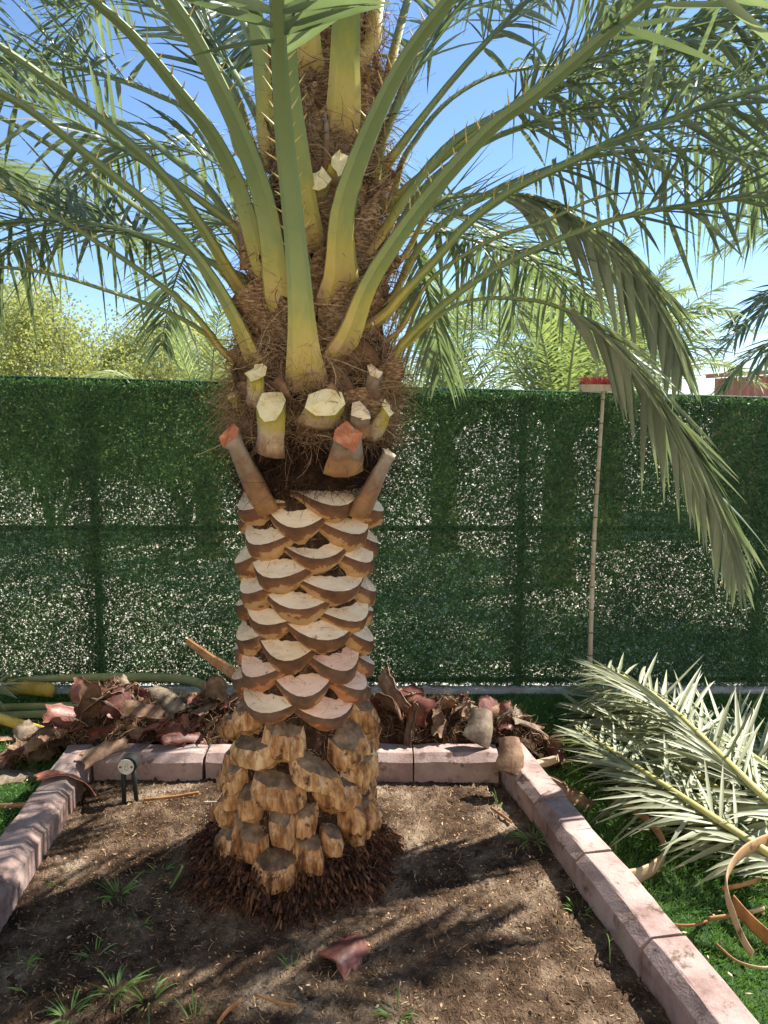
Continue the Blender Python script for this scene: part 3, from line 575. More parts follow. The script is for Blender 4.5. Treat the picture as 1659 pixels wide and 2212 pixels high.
# more fronds arching away behind the crown
for (az_, el, L_, z0) in [(165, 30, 2.2, 2.0), (135, 60, 2.4, 2.3), (120, 35, 2.2, 2.05), (190, 40, 2.1, 2.1), (45, 62, 2.4, 2.3), (62, 38, 2.2, 2.05), (2, 55, 2.3, 2.3), (-8, 42, 2.2, 2.2), (90, 50, 2.2, 2.2), (158, 68, 2.4, 2.5)]:
    a = R(az_); e = R(el); d = np.array([math.cos(a) * math.cos(e), math.sin(a) * math.cos(e), math.sin(e)]); ax, ay = axis(z0); p = np.array([ax + math.cos(a) * .12, ay + math.sin(a) * .12, z0]); pts = [p]
    for k in range(8): d = norm(d + np.array([0, 0, -1]) * (.05 + .045 * k)); p = p + d * L_ / 8; pts.append(p)
    Q = catmull(pts, 26); s = np.r_[0, np.cumsum(np.linalg.norm(np.diff(Q, axis=0), axis=1))]; T = norm(np.gradient(Q, axis=0)); side = np.cross([math.cos(a), math.sin(a), 0], [0, 0, 1.0])
    wd = np.interp(s / s[-1], [0, .15, .4, 1], [.07, .04, .022, .004]); V, Fc = tube(Q, wd, wd * .6, side=side, prof=FPROF)
    fo = mesh_obj('frond', V, Fc, 'petiole', palm, smooth=True, var=np.repeat(np.interp(s, [0, .05, .22, .5, 1.4], [0, .12, .33, .68, 1]), len(FPROF)))
    Sd = norm(side - T * (T @ side)[:, None]); N = np.cross(Sd, T); N *= np.sign(N[:, 2].mean())
    Pb, Db, Lb, Nb, _ = leaflet_field(Q, T, Sd, N, s, .45, .0185, .27, .8, step=.018)
    V1, F1, v1 = blades(Pb, Db, Lb, .0185 * rng.uniform(.75, 1.1, len(Pb)), Nb, .14 * rng.uniform(.3, 1.7, len(Pb))); mesh_obj('leaflets', V1, F1, 'leaflet', fo, smooth=True, var=v1, kind='stuff')

# fibre on the trunk
def around(n, z0, z1, out=(0, .03), amax=math.pi):
    z = rng.uniform(z0, z1, n); t = rng.uniform(-amax, amax, n); r = np.array([Rz(q) for q in z]) + rng.uniform(*out, n)
    ax = AX0 + .055 * z; ay = AY0 - .01 * z
    P = np.stack([ax + r * np.sin(t), ay - r * np.cos(t), z], 1); Nn = np.stack([np.sin(t), -np.cos(t), np.zeros(n)], 1); Tn = np.stack([np.cos(t), np.sin(t), np.zeros(n)], 1)
    return P, Nn, Tn
def fibres(name, sets, m='fibre'):
    VV, FF, vv = [], [], []; o = 0
    for (P, D, L, W_, cu, gr) in sets:
        V1, F1, v1 = strands(P, D, L, W_, cu, 6, gr); VV.append(V1); FF.append(F1 + o); vv.append(v1); o += len(V1)
    return mesh_obj(name, np.vstack(VV), np.vstack(FF), m, palm, var=np.concatenate(vv), kind='stuff')
sets = []
P, Nn, Tn = around(5200, .16, 1.42, (-.004, .03)); n = len(P)
sets.append((P, Tn * rng.choice([-1, 1], n)[:, None] + Nn * .45 + rng.normal(size=(n, 3)) * .4, rng.uniform(.015, .06, n), rng.uniform(.0008, .0018, n), .5, .05))
P, Nn, Tn = around(8500, 1.53, 1.86, (.0, .05)); n = len(P)
sets.append((P, Tn * rng.choice([-1, 1], n)[:, None] + Nn * .3 + rng.normal(size=(n, 3)) * .45, rng.uniform(.04, .17, n), rng.uniform(.0009, .0022, n), .45, .06))
P, Nn, Tn = around(9000, 1.80, 3.0, (.0, .035)); n = len(P)
sets.append((P, Tn * rng.choice([-1, 1], n)[:, None] + Nn * .1 + rng.normal(size=(n, 3)) * .35, rng.uniform(.04, .16, n), rng.uniform(.0009, .0022, n), .35, .03))
P, Nn, Tn = around(1100, 1.52, 1.80, (.02, .055)); n = len(P)
sets.append((P, Nn * .6 + rng.normal(size=(n, 3)) * .8, rng.uniform(.03, .08, n), rng.uniform(.0009, .002, n), .7, .15))
P, Nn, Tn = around(2600, 1.54, 2.9, (.02, .055)); n = len(P)
sets.append((P, Tn * rng.choice([-1, 1], n)[:, None] + rng.normal(size=(n, 3)) * .5 + [0, 0, -.15], rng.uniform(.06, .20, n), rng.uniform(.002, .0042, n), .38, .08))
fibres('trunk_fibre', sets)
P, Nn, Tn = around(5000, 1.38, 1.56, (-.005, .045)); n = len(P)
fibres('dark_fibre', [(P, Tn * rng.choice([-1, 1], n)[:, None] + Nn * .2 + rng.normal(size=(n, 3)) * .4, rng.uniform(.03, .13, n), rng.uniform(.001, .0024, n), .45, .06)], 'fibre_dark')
# woven sheath sheets wrapped round the heart between the petioles
def wrap(a0, a1, z0, z1, bulge=.05, m='sheathmat'):
    na, nz = 14, 8; V = []
    for i in range(nz + 1):
        for j in range(na + 1):
            u, v = j / na, i / nz; a = a0 + (a1 - a0) * u; zt = z1 + .04 * math.sin(u * 9 + z1 * 17) * math.sin(u * 3.1) + rng.normal() * .012 - .05 * abs(2 * u - 1) ** 2; z = z0 + (zt - z0) * v
            r = Rz(z) + .006 + bulge * (v ** 1.5) * (.35 + .65 * math.sin(u * math.pi)) * (1 + .4 * math.sin(u * 11 + z0 * 9)) + rng.normal() * .003
            ax, ay = axis(z); V.append((ax + r * math.sin(a), ay - r * math.cos(a), z))
    k = na + 1; Fc = [(i * k + j, i * k + j + 1, (i + 1) * k + j + 1, (i + 1) * k + j) for i in range(nz) for j in range(na)]
    mesh_obj('fibre_sheath', V, Fc, m, palm, smooth=True)
for (a0, a1, z0, z1) in [(-.5, .4, 2.30, 2.56), (-.3, .9, 2.10, 2.33), (-1.3, -.2, 2.0, 2.2), (.1, 1.2, 1.86, 2.02), (-1.2, -.1, 1.84, 1.99), (.2, 1.3, 1.73, 1.84), (-.2, .7, 1.93, 2.1), (-.6, .5, 2.55, 2.75), (.3, 1.4, 2.4, 2.62), (-.8, .2, 1.60, 1.70), (.0, 1.0, 1.55, 1.66), (-1.4, -.4, 1.62, 1.74), (.7, 1.5, 1.6, 1.75), (.5, 1.6, 2.05, 2.25)] + [(q - .35, q + .35, zz, zz + .13) for q, zz in zip(rng.uniform(-1.5, 1.5, 26), np.linspace(1.5, 2.6, 26))]: wrap(a0, a1, z0, z1, rng.uniform(.03, .075), rng.choice(['sheathmat', 'sheath_tan', 'sheathmat']))

# root fringe at the foot
mb = MB(); n = 1700
for i in range(n):
    t = rng.uniform(-1.9, 1.9); z = rng.uniform(.0, .15); r = .285 + (.15 - z) * .66 + .02 * math.sin(t * 7 + z * 30) + rng.normal() * .014
    ax, ay = axis(0); P = np.array([ax + r * math.sin(t), ay - r * math.cos(t), z + .03]); Nn = np.array([math.sin(t), -math.cos(t), 0])
    l = rng.uniform(.012, .04); d = norm(Nn * .22 + np.array([0, 0, -1]) + rng.normal(size=3) * .25); wv = rng.uniform(.005, .012)
    V1, F1 = tube([P - Nn * .01, P + d * l * .5 + Nn * .004, P + d * l], [wv * .8, wv, wv * .62], [wv * .8, wv, wv * .62], k=5); mb.add(V1, F1, 0, float(rng.random()))
mb.build('root_fringe', 'root', palm, True, 'stuff')
n = 2600; t = rng.uniform(-2.2, 2.2, n); z = rng.uniform(0, .2, n); r = .27 + (.2 - z) * .66 + rng.uniform(-.01, .05, n)
P = np.stack([AX0 + r * np.sin(t), AY0 - r * np.cos(t), z], 1); V1, F1, v1 = strands(P, rng.normal(size=(n, 3)) + [0, 0, -.3], rng.uniform(.015, .07, n), rng.uniform(.001, .0026, n), .6, 5, .1)
mesh_obj('root_fibre', V1, F1, 'root', palm, var=v1, kind='stuff')

# ------------------------------------------------------------------ neighbours: palms and trees beyond
def far_palm(name, label, base, hz, nf, Lf, lm, seed, lift=(20, 75), az=None, W=.03, th=.12, trunk_r=.16, step=.03, droop=.9, Lmax=.36, group=None):
    global rng; keep = rng; rng = np.random.default_rng(seed)
    t = thing(name, label, 'palm tree', group); bx, by = base
    P = [(bx, by, -.05), (bx, by, hz * .5), (bx, by, hz + .1)]; V, Fc = tube(catmull(P, 9), [trunk_r * 2.3, *[trunk_r * 2] * 7, trunk_r * 1.2], [trunk_r * 2.3, *[trunk_r * 2] * 7, trunk_r * 1.2], side=(1, 0, 0), k=14)
    V += rng.normal(size=V.shape) * .012; mesh_obj('trunk', V, Fc, 'sheathmat', t, smooth=True)
    for i in range(nf):
        a = (i * 2.39996 if az is None else az[i % len(az)] + rng.normal() * .12); el = R(rng.uniform(*lift)); d = np.array([math.cos(a) * math.cos(el), math.sin(a) * math.cos(el), math.sin(el)])
        p = np.array([bx, by, hz]) + d * [.05, .05, 0]; pts = [p]; L_ = Lf * rng.uniform(.8, 1.1)
        for k in range(8):
            d = norm(d + np.array([0, 0, -1]) * droop * (.06 + .05 * k) * rng.uniform(.8, 1.2)); p = p + d * L_ / 8; pts.append(p)
        Q = catmull(pts, 22); s = np.r_[0, np.cumsum(np.linalg.norm(np.diff(Q, axis=0), axis=1))]; T = norm(np.gradient(Q, axis=0))
        H = norm([math.cos(a), math.sin(a), 0]); side = np.cross(H, [0, 0, 1.0]); wd = np.interp(s / s[-1], [0, .2, 1], [.06, .03, .005])
        V, Fc = tube(Q, wd, wd * .6, side=side, k=6); fo = mesh_obj('frond', V, Fc, 'petiole', t, smooth=True, var=np.repeat(np.interp(s / s[-1], [0, .2, 1], [.15, .6, 1]), 6))
        Sd = norm(side - T * (T @ side)[:, None]); N = np.cross(Sd, T); N *= np.sign(N[:, 2].mean())
        Pb, Db, Lb, Nb, _ = leaflet_field(Q, T, Sd, N, s, Lmax, W, .2, .5, step=step)
        V1, F1, v1 = blades(Pb, Db, Lb, W * rng.uniform(.8, 1.1, len(Pb)), Nb, .3 * rng.uniform(.2, 1.6, len(Pb)), segs=3)
        mesh_obj('leaflets', V1, F1, lm, fo, smooth=True, var=v1, kind='stuff')
    rng = keep; return t
far_palm('date_palm', 'low bushy palm glowing yellow green beyond the fence beside the broom head', (1.75, 7.6), 1.25, 30, 2.3, 'leaflet_far', 21, W=.021, lift=(35, 88), droop=.75)
far_palm('date_palm', 'pale feathery palm beyond the fence close to the trimmed trunk', (.75, 9.6), 1.3, 28, 2.3, 'leaflet_far', 22, W=.021, lift=(35, 88), droop=.75)
far_palm('date_palm', 'olive palm beyond the fence standing between the broom and the red shed', (2.9, 9.8), 1.5, 24, 2.3, 'leaflet_far', 23, W=.021, lift=(30, 85), droop=.8)
far_palm('date_palm', 'small palm peeping over the fence among the leafy trees', (-2.1, 9.2), 1.0, 20, 2.0, 'leaflet_far', 24, W=.021, lift=(30, 80), droop=.8)
far_palm('date_palm', 'neighbouring palm whose dark fronds hang in from beyond the picture beside the leafy trees', (-3.9, 3.6), 2.35, 12, 2.7, 'leaflet', 25, droop=.62, lift=(25, 65), az=[-.15, .25, .0, .5, -.5, 1.2, 2.2, -1.4], W=.034, Lmax=.46)
far_palm('date_palm', 'neighbouring palm whose fronds reach in above the red shed', (5.2, 6.6), 2.1, 14, 2.9, 'leaflet', 26, lift=(30, 75), az=[3.1, 2.8, 3.4, 2.5, 3.7, 2.95, 1.6, 4.4, 3.25], W=.034, Lmax=.46)

def leafy_tree(label, base, h, rx, rz, nleaf, seed):
    global rng; keep = rng; rng = np.random.default_rng(seed)
    t = thing('leafy_tree', label, 'tree', 'leafy trees beyond the fence'); bx, by = base
    tr = MB(); tips = []
    for i in range(5):
        a = i * 1.256 + rng.random(); p = np.array([bx, by, -.05]); d = norm([math.cos(a) * .25, math.sin(a) * .25, 1]); pts = [p]
        for k in range(7): d = norm(d + rng.normal(size=3) * .16); p = p + d * h * .14; pts.append(p)
        V, Fc = tube(catmull(pts, 12), np.linspace(.07, .015, 12), np.linspace(.07, .015, 12), k=6); tr.add(V, Fc)
        for q in range(7):
            s0 = pts[2 + q % 5]; a2 = rng.random() * 6.28; e = np.array([math.cos(a2) * rx * .7, math.sin(a2) * rx * .7, rng.uniform(.1, .6) * rz]); m_ = s0 + e * .5 + rng.normal(size=3) * .08
            V, Fc = tube(catmull([s0, m_, s0 + e], 7), np.linspace(.024, .006, 7), np.linspace(.024, .006, 7), k=5); tr.add(V, Fc); tips += [s0 + e, m_, s0 + e * .75 + rng.normal(size=3) * .1]
        tips.append(pts[-1])
    tr.build('trunk', 'tree_bark', t, True)
    tips = np.array(tips); extra = np.array([bx, by, h * .62]) + norm(rng.normal(size=(60, 3))) * rng.random((60, 1)) ** .4 * [rx, rx, rz]; tips = np.vstack([tips, extra])
    c = tips[rng.integers(0, len(tips), nleaf)]; P = c + rng.normal(size=(nleaf, 3)) * rng.uniform(.10, .24, (nleaf, 1)); P = P[P[:, 2] > .2]; n = len(P)
    V1, F1 = flakes(P, norm(rng.normal(size=(n, 3)) + [0, 0, -.4]), rng.uniform(.035, .06, n), rng.uniform(.02, .034, n), rng.normal(size=(n, 3)))
    mesh_obj('crown', V1, F1, 'tree_leaf', t, var=np.repeat(rng.random(n), 4), kind='stuff'); rng = keep
leafy_tree('airy yellow green leafy tree beyond the fence, second from the trimmed palm', (-4.6, 10.6), 3.5, 1.25, 1.2, 60000, 31)
leafy_tree('airy yellow green leafy tree beyond the fence nearest the trimmed palm', (-3.0, 11.4), 3.2, 1.2, 1.0, 52000, 32)
leafy_tree('airy yellow green leafy tree beyond the fence, farthest from the trimmed palm', (-6.6, 11.6), 3.9, 1.35, 1.3, 60000, 33)

# shed
sh = thing('garden_shed', 'low maroon corrugated metal shed beyond the fence end', 'shed')
A = onY(1545, 800, 11.5); shx = A.x; zt = 2.24
V = []; xs = np.arange(shx, shx + 4.2, .06)
for i, xx in enumerate(xs):
    yy = 11.5 + (.025 if i % 2 else 0); V += [(xx, yy, -.05), (xx, yy, zt + .28 * (xx - shx) / 4.2)]
Fc = [(2 * i, 2 * i + 2, 2 * i + 3, 2 * i + 1) for i in range(len(xs) - 1)]
mesh_obj('wall', V, Fc, 'shed_red', sh)
V, Fc = tube([(shx - .15, 11.45, zt + .03), (shx + 4.3, 11.45, zt + .32)], .06, .05, side=(0, 0, 1), prof=[(-1, -1), (1, -1), (1, 1), (-1, 1)]); mesh_obj('eave', V, Fc, 'shed_red', sh)
V = [(shx - .15, 11.42, zt + .06), (shx + 4.3, 11.42, zt + .36), (shx + 4.3, 15, zt + .46), (shx - .15, 15, zt + .16)]; mesh_obj('roof', V, [(0, 1, 2, 3)], 'shed_red', sh)

# ------------------------------------------------------------------ broom
br = thing('push_broom', 'upturned red bristled broom with bamboo handle leaning against the green fence', 'broom')
b0 = np.array(onY(1273, 1475, FY - .10)); b1 = np.array(onY(1303, 846, FY - .035)); b0[2] = .02
hm = catmull([b0, (b0 + b1) / 2 + np.array([-.012, 0, 0]), b1], 40)
V, Fc = tube(hm, np.linspace(.030, .021, 40), np.linspace(.030, .021, 40), k=10); hd = mesh_obj('handle', V, Fc, 'bamboo', br, smooth=True)
for i in range(2, 40, 3):
    V, Fc = tube([hm[i] - norm(hm[i] - hm[i - 1]) * .004, hm[i] + norm(hm[i] - hm[i - 1]) * .004], .033 - .010 * i / 40, .033 - .010 * i / 40, k=10); mesh_obj('joint_ring', V, Fc, 'bamboo_node', hd, smooth=True)
k_ = depth(b1) / F; X = np.array([1, 0, .01]); U = np.array([0, 0, 1.0])
V = []; lw = 106 * k_; c = np.array(onY(1306, 838, FY - .035))
pr = [(-.5, -.008), (-.46, -.02), (.46, -.02), (.5, -.008), (.5, .018), (-.5, .018)]
for yy in (-.03, .03):
    for (u, v) in pr: V.append(c + X * u * lw + U * (v * (1 - .25 * u)) + np.array([0, yy, 0]))
Fc = [tuple(range(6)), tuple(range(11, 5, -1))] + [(j, j + 6, (j + 1) % 6 + 6, (j + 1) % 6) for j in range(6)]
mesh_obj('head', V, Fc, 'wood_pale', br)
P = np.array([c + X * u * lw + U * .016 + np.array([0, yy, 0]) for u in np.linspace(-.47, .47, 15) for yy in (-.02, -.007, .007, .02) for _ in range(11)]); n = len(P)
V1, F1, v1 = strands(P + rng.normal(size=(n, 3)) * [.004, .003, .001], rng.normal(size=(n, 3)) * .17 + [0, 0, 1], rng.uniform(.042, .055, n), .0022, .12, 3)
mesh_obj('bristles', V1, F1, 'bristle', br, var=v1, kind='stuff')

# ------------------------------------------------------------------ spike light
sl_ = thing('spike_light', 'round white faced garden spike light on two black legs in the soil', 'garden light')
pc = np.array(onY(272, 1657, 3.02)); kk = depth(pc) / F; rr_ = 17 * kk
def disc(c, r, t, n=28):
    a = np.linspace(0, 2 * math.pi, n, endpoint=False); V = [c + np.array([r * math.cos(q), yy, r * math.sin(q)]) for yy in (0, t) for q in a]
    return V, [tuple(range(n))] + [tuple(range(2 * n - 1, n - 1, -1))] + [(j, n + j, n + (j + 1) % n, (j + 1) % n) for j in range(n)]
V, Fc = disc(pc + np.array([.008, .004, .004]), rr_ * 1.08, .045); mesh_obj('housing', V, Fc, 'black_plastic', sl_)
V, Fc = disc(pc, rr_, .012); fc = mesh_obj('face', V, Fc, 'white_face', sl_)
for sx in (-1, 1):
    V, Fc = disc(pc + np.array([sx * rr_ * .72, -.003, 0]), .005, .006, 10); mesh_obj('screw', V, Fc, 'rust', fc)
for (ccz, rad) in ((.008, .006), (-.006, .008)):
    a = np.linspace(0, 2 * math.pi, 15); V, Fc = tube(np.array([pc + np.array([rad * math.cos(q) + .002, -.001, ccz + rad * math.sin(q)]) for q in a]), .0022, .0022, side=(0, 1, 0), k=4, caps=False); mesh_obj('mark', V, Fc, 'dark_mark', fc)
for (t_, b_, yo) in (((267, 1668), (268, 1750), .015), ((287, 1650), (297, 1750), .03)):
    A = np.array(onY(*t_, 3.02 + yo)); B = np.array(onY(*b_, 3.02 + yo)); V, Fc = tube([A, (A + B) / 2, B - [0, 0, .03]], [.022, .020, .018], [.014, .013, .012], side=(1, 0, 0), k=8); mesh_obj('leg', V, Fc, 'black_plastic', sl_, smooth=True)

# ------------------------------------------------------------------ debris heaps behind the rear kerb
def sheath_piece(center, L_, W_, curv, rot, m, label, group, ragged=.005, name='sheath_piece', thick=.005, cat='sheath'):
    nu, nv = 9, 7; V = []
    for i in range(nu + 1):
        for j in range(nv + 1):
            u = i / nu - .5; v = j / nv - .5; tap = 1 - .45 * max(u, -.2) + .08 * math.sin(i * 2.1)
            a = v * curv; rad = W_ / max(curv, .1); edge = rng.normal() * ragged if (i in (0, nu) or j in (0, nv)) else 0
            V.append((u * L_ + edge + .02 * L_ * math.sin(j * 1.7), math.sin(a) * rad * tap + (edge if j in (0, nv) else 0), (1 - math.cos(a)) * rad * tap + .06 * L_ * (2 * u) ** 2 + rng.normal() * .002))
    V = np.array(V); V[:, 2] *= -1
    n0 = len(V); B = V.copy(); B[:, 2] -= thick; V = np.vstack([V, B]); k = nv + 1
    Fc = [(i * k + j, i * k + j + 1, (i + 1) * k + j + 1, (i + 1) * k + j) for i in range(nu) for j in range(nv)]
    Fc += [tuple(n0 + q for q in f[::-1]) for f in Fc]
    bd = [i * k for i in range(nu + 1)] + [nu * k + j for j in range(1, k)] + [i * k + nv for i in range(nu - 1, -1, -1)] + [j for j in range(nv - 1, 0, -1)]
    for q in range(len(bd)): a_, b_ = bd[q], bd[(q + 1) % len(bd)]; Fc.append((a_, a_ + n0, b_ + n0, b_))
    o = mesh_obj(name, V, Fc, m, smooth=True); o.rotation_euler = rot; o.location = center; tag(o, label, cat, group); return o
def heap_h(x, y, spots):
    h = 0
    for (sx, sy, r, hh) in spots: h = np.maximum(h, hh * np.exp(-(((x - sx) / r) ** 2 + ((y - sy) / .16) ** 2)))
    return h
def heap(spots, px_rng, npieces, labels, seed, nm):
    global rng; keep = rng; rng = np.random.default_rng(seed)
    x0, x1 = px_rng; nxx, nyy = 90, 40; xs = np.linspace(x0, x1, nxx); ys_ = np.linspace(REAR + KW + .005, REAR + KW + .62, nyy)
    X_, Y_ = np.meshgrid(xs, ys_, indexing='ij'); Z_ = heap_h(X_, Y_, spots) * .8 + .025 * vnoise(X_ * 5, Y_ * 5, seed) * (heap_h(X_, Y_, spots) > .03) + rng.normal(size=X_.shape) * .006 - .02
    idx = np.arange(nxx * nyy).reshape(nxx, nyy); Fq = np.stack([idx[:-1, :-1], idx[1:, :-1], idx[1:, 1:], idx[:-1, 1:]], -1).reshape(-1, 4)
    o = mesh_obj('debris_mound', np.stack([X_, Y_, Z_], -1).reshape(-1, 3), Fq, 'core', smooth=True, kind='stuff'); tag(o, 'dark heap of crumbled palm fibre ' + nm, 'debris')
    n = 5200; x = rng.uniform(x0, x1, n); y = rng.uniform(REAR + KW, REAR + KW + .5, n); h = heap_h(x, y, spots); k = h > .03; x, y, h = x[k], y[k], h[k]; n = len(x)
    V1, F1, v1 = strands(np.stack([x, y, h * .8 + .01], 1), rng.normal(size=(n, 3)) + [0, -.2, .35], rng.uniform(.02, .10, n), rng.uniform(.0008, .0022, n), .8, 6, .1)
    o = mesh_obj('debris_fibre', V1, F1, 'fibre', var=v1 ** 1.6, kind='stuff'); tag(o, 'tangled brown palm fibre strands on the heap ' + nm, 'fibre')
    for i in range(npieces):
        for _ in range(60):
            x = rng.uniform(x0, x1); y = rng.uniform(REAR + KW + .02, REAR + KW + .36); h = float(heap_h(x, y, spots))
            if h > .05: break
        kind = rng.choice(3, p=[.3, .55, .15]); m, lab, grp = labels[kind]
        big = rng.random() < .45; where = ('on the crest' if h > .17 else 'at the foot') + (' near the trunk' if abs(x - AX0) < (.72 if x < AX0 else .55) else ' towards the lawn'); lab = ('large ' if big else 'small ') + lab + ', ' + where; grp = grp + ' ' + ('large ' if big else 'small ') + where
        sheath_piece((x, y, h * .8 + .02), rng.uniform(.19, .30) if big else rng.uniform(.09, .15), rng.uniform(.10, .16) if big else rng.uniform(.05, .08), rng.uniform(.8, 2.2), (rng.normal() * .6, rng.normal() * .6, rng.random() * 6.28), m, lab, grp)
    rng = keep
YH = REAR + KW
def hx(px, py, Y): return onY(px, py, Y).x
heap([(hx(250, 1560, 3.5), 3.52, .28, .43), (hx(370, 1570, 3.5), 3.50, .26, .38), (hx(460, 1560, 3.5), 3.52, .24, .40), (hx(140, 1640, 3.45), 3.46, .2, .26)], (-1.75, -.72), 78,
     [('burgundy', 'torn burgundy sheath heaped behind the spike light', 'burgundy sheaths behind the spike light'), ('sheath_tan', 'ragged tan sheath heaped behind the spike light', 'tan sheaths behind the spike light'), ('stub_grey', 'grey flat chunk heaped behind the spike light', 'grey chunks behind the spike light')], 41, 'behind the spike light')
heap([(hx(840, 1545, 3.5), 3.50, .26, .40), (hx(960, 1550, 3.5), 3.50, .28, .39), (hx(1080, 1580, 3.5), 3.46, .22, .31), (hx(1150, 1620, 3.45), 3.45, .1, .12)], (-.40, .85), 64,
     [('burgundy', 'torn burgundy sheath heaped beside the cut fronds', 'burgundy sheaths beside the frond pile'), ('sheath_tan', 'ragged tan sheath heaped beside the cut fronds', 'tan sheaths beside the frond pile'), ('stub_grey', 'grey flat chunk heaped beside the cut fronds', 'grey chunks beside the frond pile')], 42, 'beside the cut frond pile')
# sheaths singled out by the picture
def at(px, py, z): return onZ(px, py, z)
sheath_piece(at(140, 1665, .12), .30, .24, 1.5, (.5, .35, 2.2), 'burgundy', 'big glossy burgundy sheath slumped over the outer side of the kerb corner', None)
sheath_piece(at(225, 1615, .20), .19, .10, 1.0, (.3, -.2, .5), 'sheath_tan', 'tan sheath resting on the kerb corner above the burgundy sheath', None)
sheath_piece(at(25, 1670, .03), .30, .12, 1.0, (.1, .1, .2), 'stub_grey', 'pale curled sheath lying on the grass near the kerb corner', None)
sheath_piece(at(258, 1515, .33), .15, .11, 1.6, (.9, -.7, 1.2), 'burgundy', 'burgundy sheath standing upright on top of the heap behind the spike light', None)
sheath_piece(at(312, 1530, .32), .18, .08, 1.3, (.6, .3, .2), 'sheath_tan', 'pinkish sheath with frayed edge lying on top of the heap behind the spike light', None)
sheath_piece(at(1060, 1540, .26), .16, .12, 1.6, (.6, -1.0, 1.7), 'burgundy', 'dark sheath standing upright on the heap beside the cut frond pile', None)
sheath_piece(at(758, 2042, .06), .17, .12, 1.9, (.3, .2, 1.0), 'burgundy', 'small burgundy sheath lying on the soil against the root fringe', None)
sheath_piece(at(1215, 1700, .05), .30, .11, 1.5, (.25, .15, -.75), 'sheath_tan', 'long tan boat shaped sheath lying on the grass along the kerb', None)
sheath_piece(at(15, 1592, .03), .07, .05, .8, (.1, .1, .2), 'sheath_tan', 'small tan bark chip lying alone on the shaded grass', None)
def chunk(pxc, z, w_, h_, d_, rot, m, label):
    V, Fc = tube(catmull([(0, 0, -h_ / 2), (.01, 0, 0), (0, .01, h_ / 2)], 5), [w_ * 1.15, w_ * 1.1, w_, w_ * .92, w_ * .85], [d_ * .5, d_ * .7, d_ * .75, d_ * .7, d_ * .6], side=(1, 0, 0), prof=PROF)
    V += rng.normal(size=V.shape) * .0015; o = mesh_obj('stub_offcut', V, Fc, m, smooth=True); o.data.set_sharp_from_angle(angle=R(35)); o.rotation_euler = rot; o.location = at(*pxc, z); return tag(o, label, 'offcut')
chunk((1102, 1632), .19, .12, .15, .08, (-.55, .25, .2), 'sheath_tan', 'grey cut leaf base offcut sitting on the kerb corner beside the fronds')
chunk((1035, 1568), .24, .12, .15, .07, (-.5, .35, .1), 'stub_grey', 'grey mottled leaf base offcut half buried in the heap beside the frond pile')
chunk((1175, 1648), .10, .06, .13, .05, (1.3, .2, 1.3), 'wood_pale', 'cream cylindrical offcut lying outside the kerb corner')

def stick(name, path, w_, m, label, cat, group=None, th=.5, var=None, side=(0, 0, 1), k=8, taper=(1, 1), prof=None):
    P = catmull([np.array(onZ(x, y, z)) for (x, y, z) in path], 26); wv = w_ * np.linspace(*taper, 26)
    V, Fc = tube(P, wv, wv * th, side=side, k=k, prof=prof); o = mesh_obj(name, V, Fc, m, smooth=True, var=np.repeat(np.linspace(0, 1, 26) if var is None else var, k if prof is None else len(prof))); return tag(o, label, cat, group)
# cut petioles lying on the grass by the fence
stick('cut_petiole', [(20, 1472, .12), (150, 1464, .14), (320, 1463, .15), (420, 1472, .12), (472, 1508, .03)], .05, 'petiole_pale', 'long olive cut petiole bowed along the foot of the fence', 'petiole', taper=(.8, 1.2))
stick('cut_petiole', [(0, 1528, .05), (150, 1525, .06), (300, 1518, .06), (420, 1506, .06)], .045, 'petiole_pale', 'straight grey green cut petiole lying under the bowed one', 'petiole')
stick('cut_petiole', [(-20, 1547, .03), (120, 1542, .04), (320, 1541, .05), (420, 1530, .07), (520, 1520, .08), (600, 1500, .1)], .045, 'petiole_pale', 'green cut petiole running from the grass to behind the trunk', 'petiole')
stick('cut_petiole', [(60, 1582, .03), (180, 1572, .04), (260, 1553, .06), (310, 1515, .12)], .04, 'peel', 'dull brown cut petiole running up into the heap behind the spike light', 'petiole')
stick('cut_petiole', [(-60, 1530, .10), (0, 1552, .08), (60, 1570, .07), (112, 1587, .07)], .062, 'petiole_yellow', 'thick orange yellow cut petiole butt pointing at the heap', 'petiole')
stick('cut_petiole', [(20, 1480, .10), (70, 1487, .10), (116, 1492, .10)], .085, 'petiole_yellow', 'short thick yellow petiole butt with a white cut end', 'petiole', th=.6)
stick('cut_petiole', [(95, 1628, .02), (130, 1575, .03), (200, 1550, .05), (300, 1520, .1)], .05, 'petiole_pale', 'pale green petiole curving under the heap behind the spike light', 'petiole')
stick('cut_petiole', [(-20, 1742, .02), (60, 1738, .02), (140, 1725, .03), (185, 1705, .03)], .025, 'peel', 'thin tan petiole strip on the grass against the outer kerb', 'petiole')
# plank-like offcut leaning behind the trunk
A = np.array(onY(405, 1385, 3.9)); B = np.array(onY(520, 1470, 3.55)); V, Fc = tube(catmull([A, (A + B) / 2, B, np.array([B[0] + .12, B[1], .15])], 10), np.linspace(.035, .085, 10), np.linspace(.02, .03, 10), side=(0, .3, 1), k=8); tag(mesh_obj('cut_petiole', V, Fc, 'peel_orange'), 'flat tan petiole offcut sticking up beside the trunk', 'petiole')

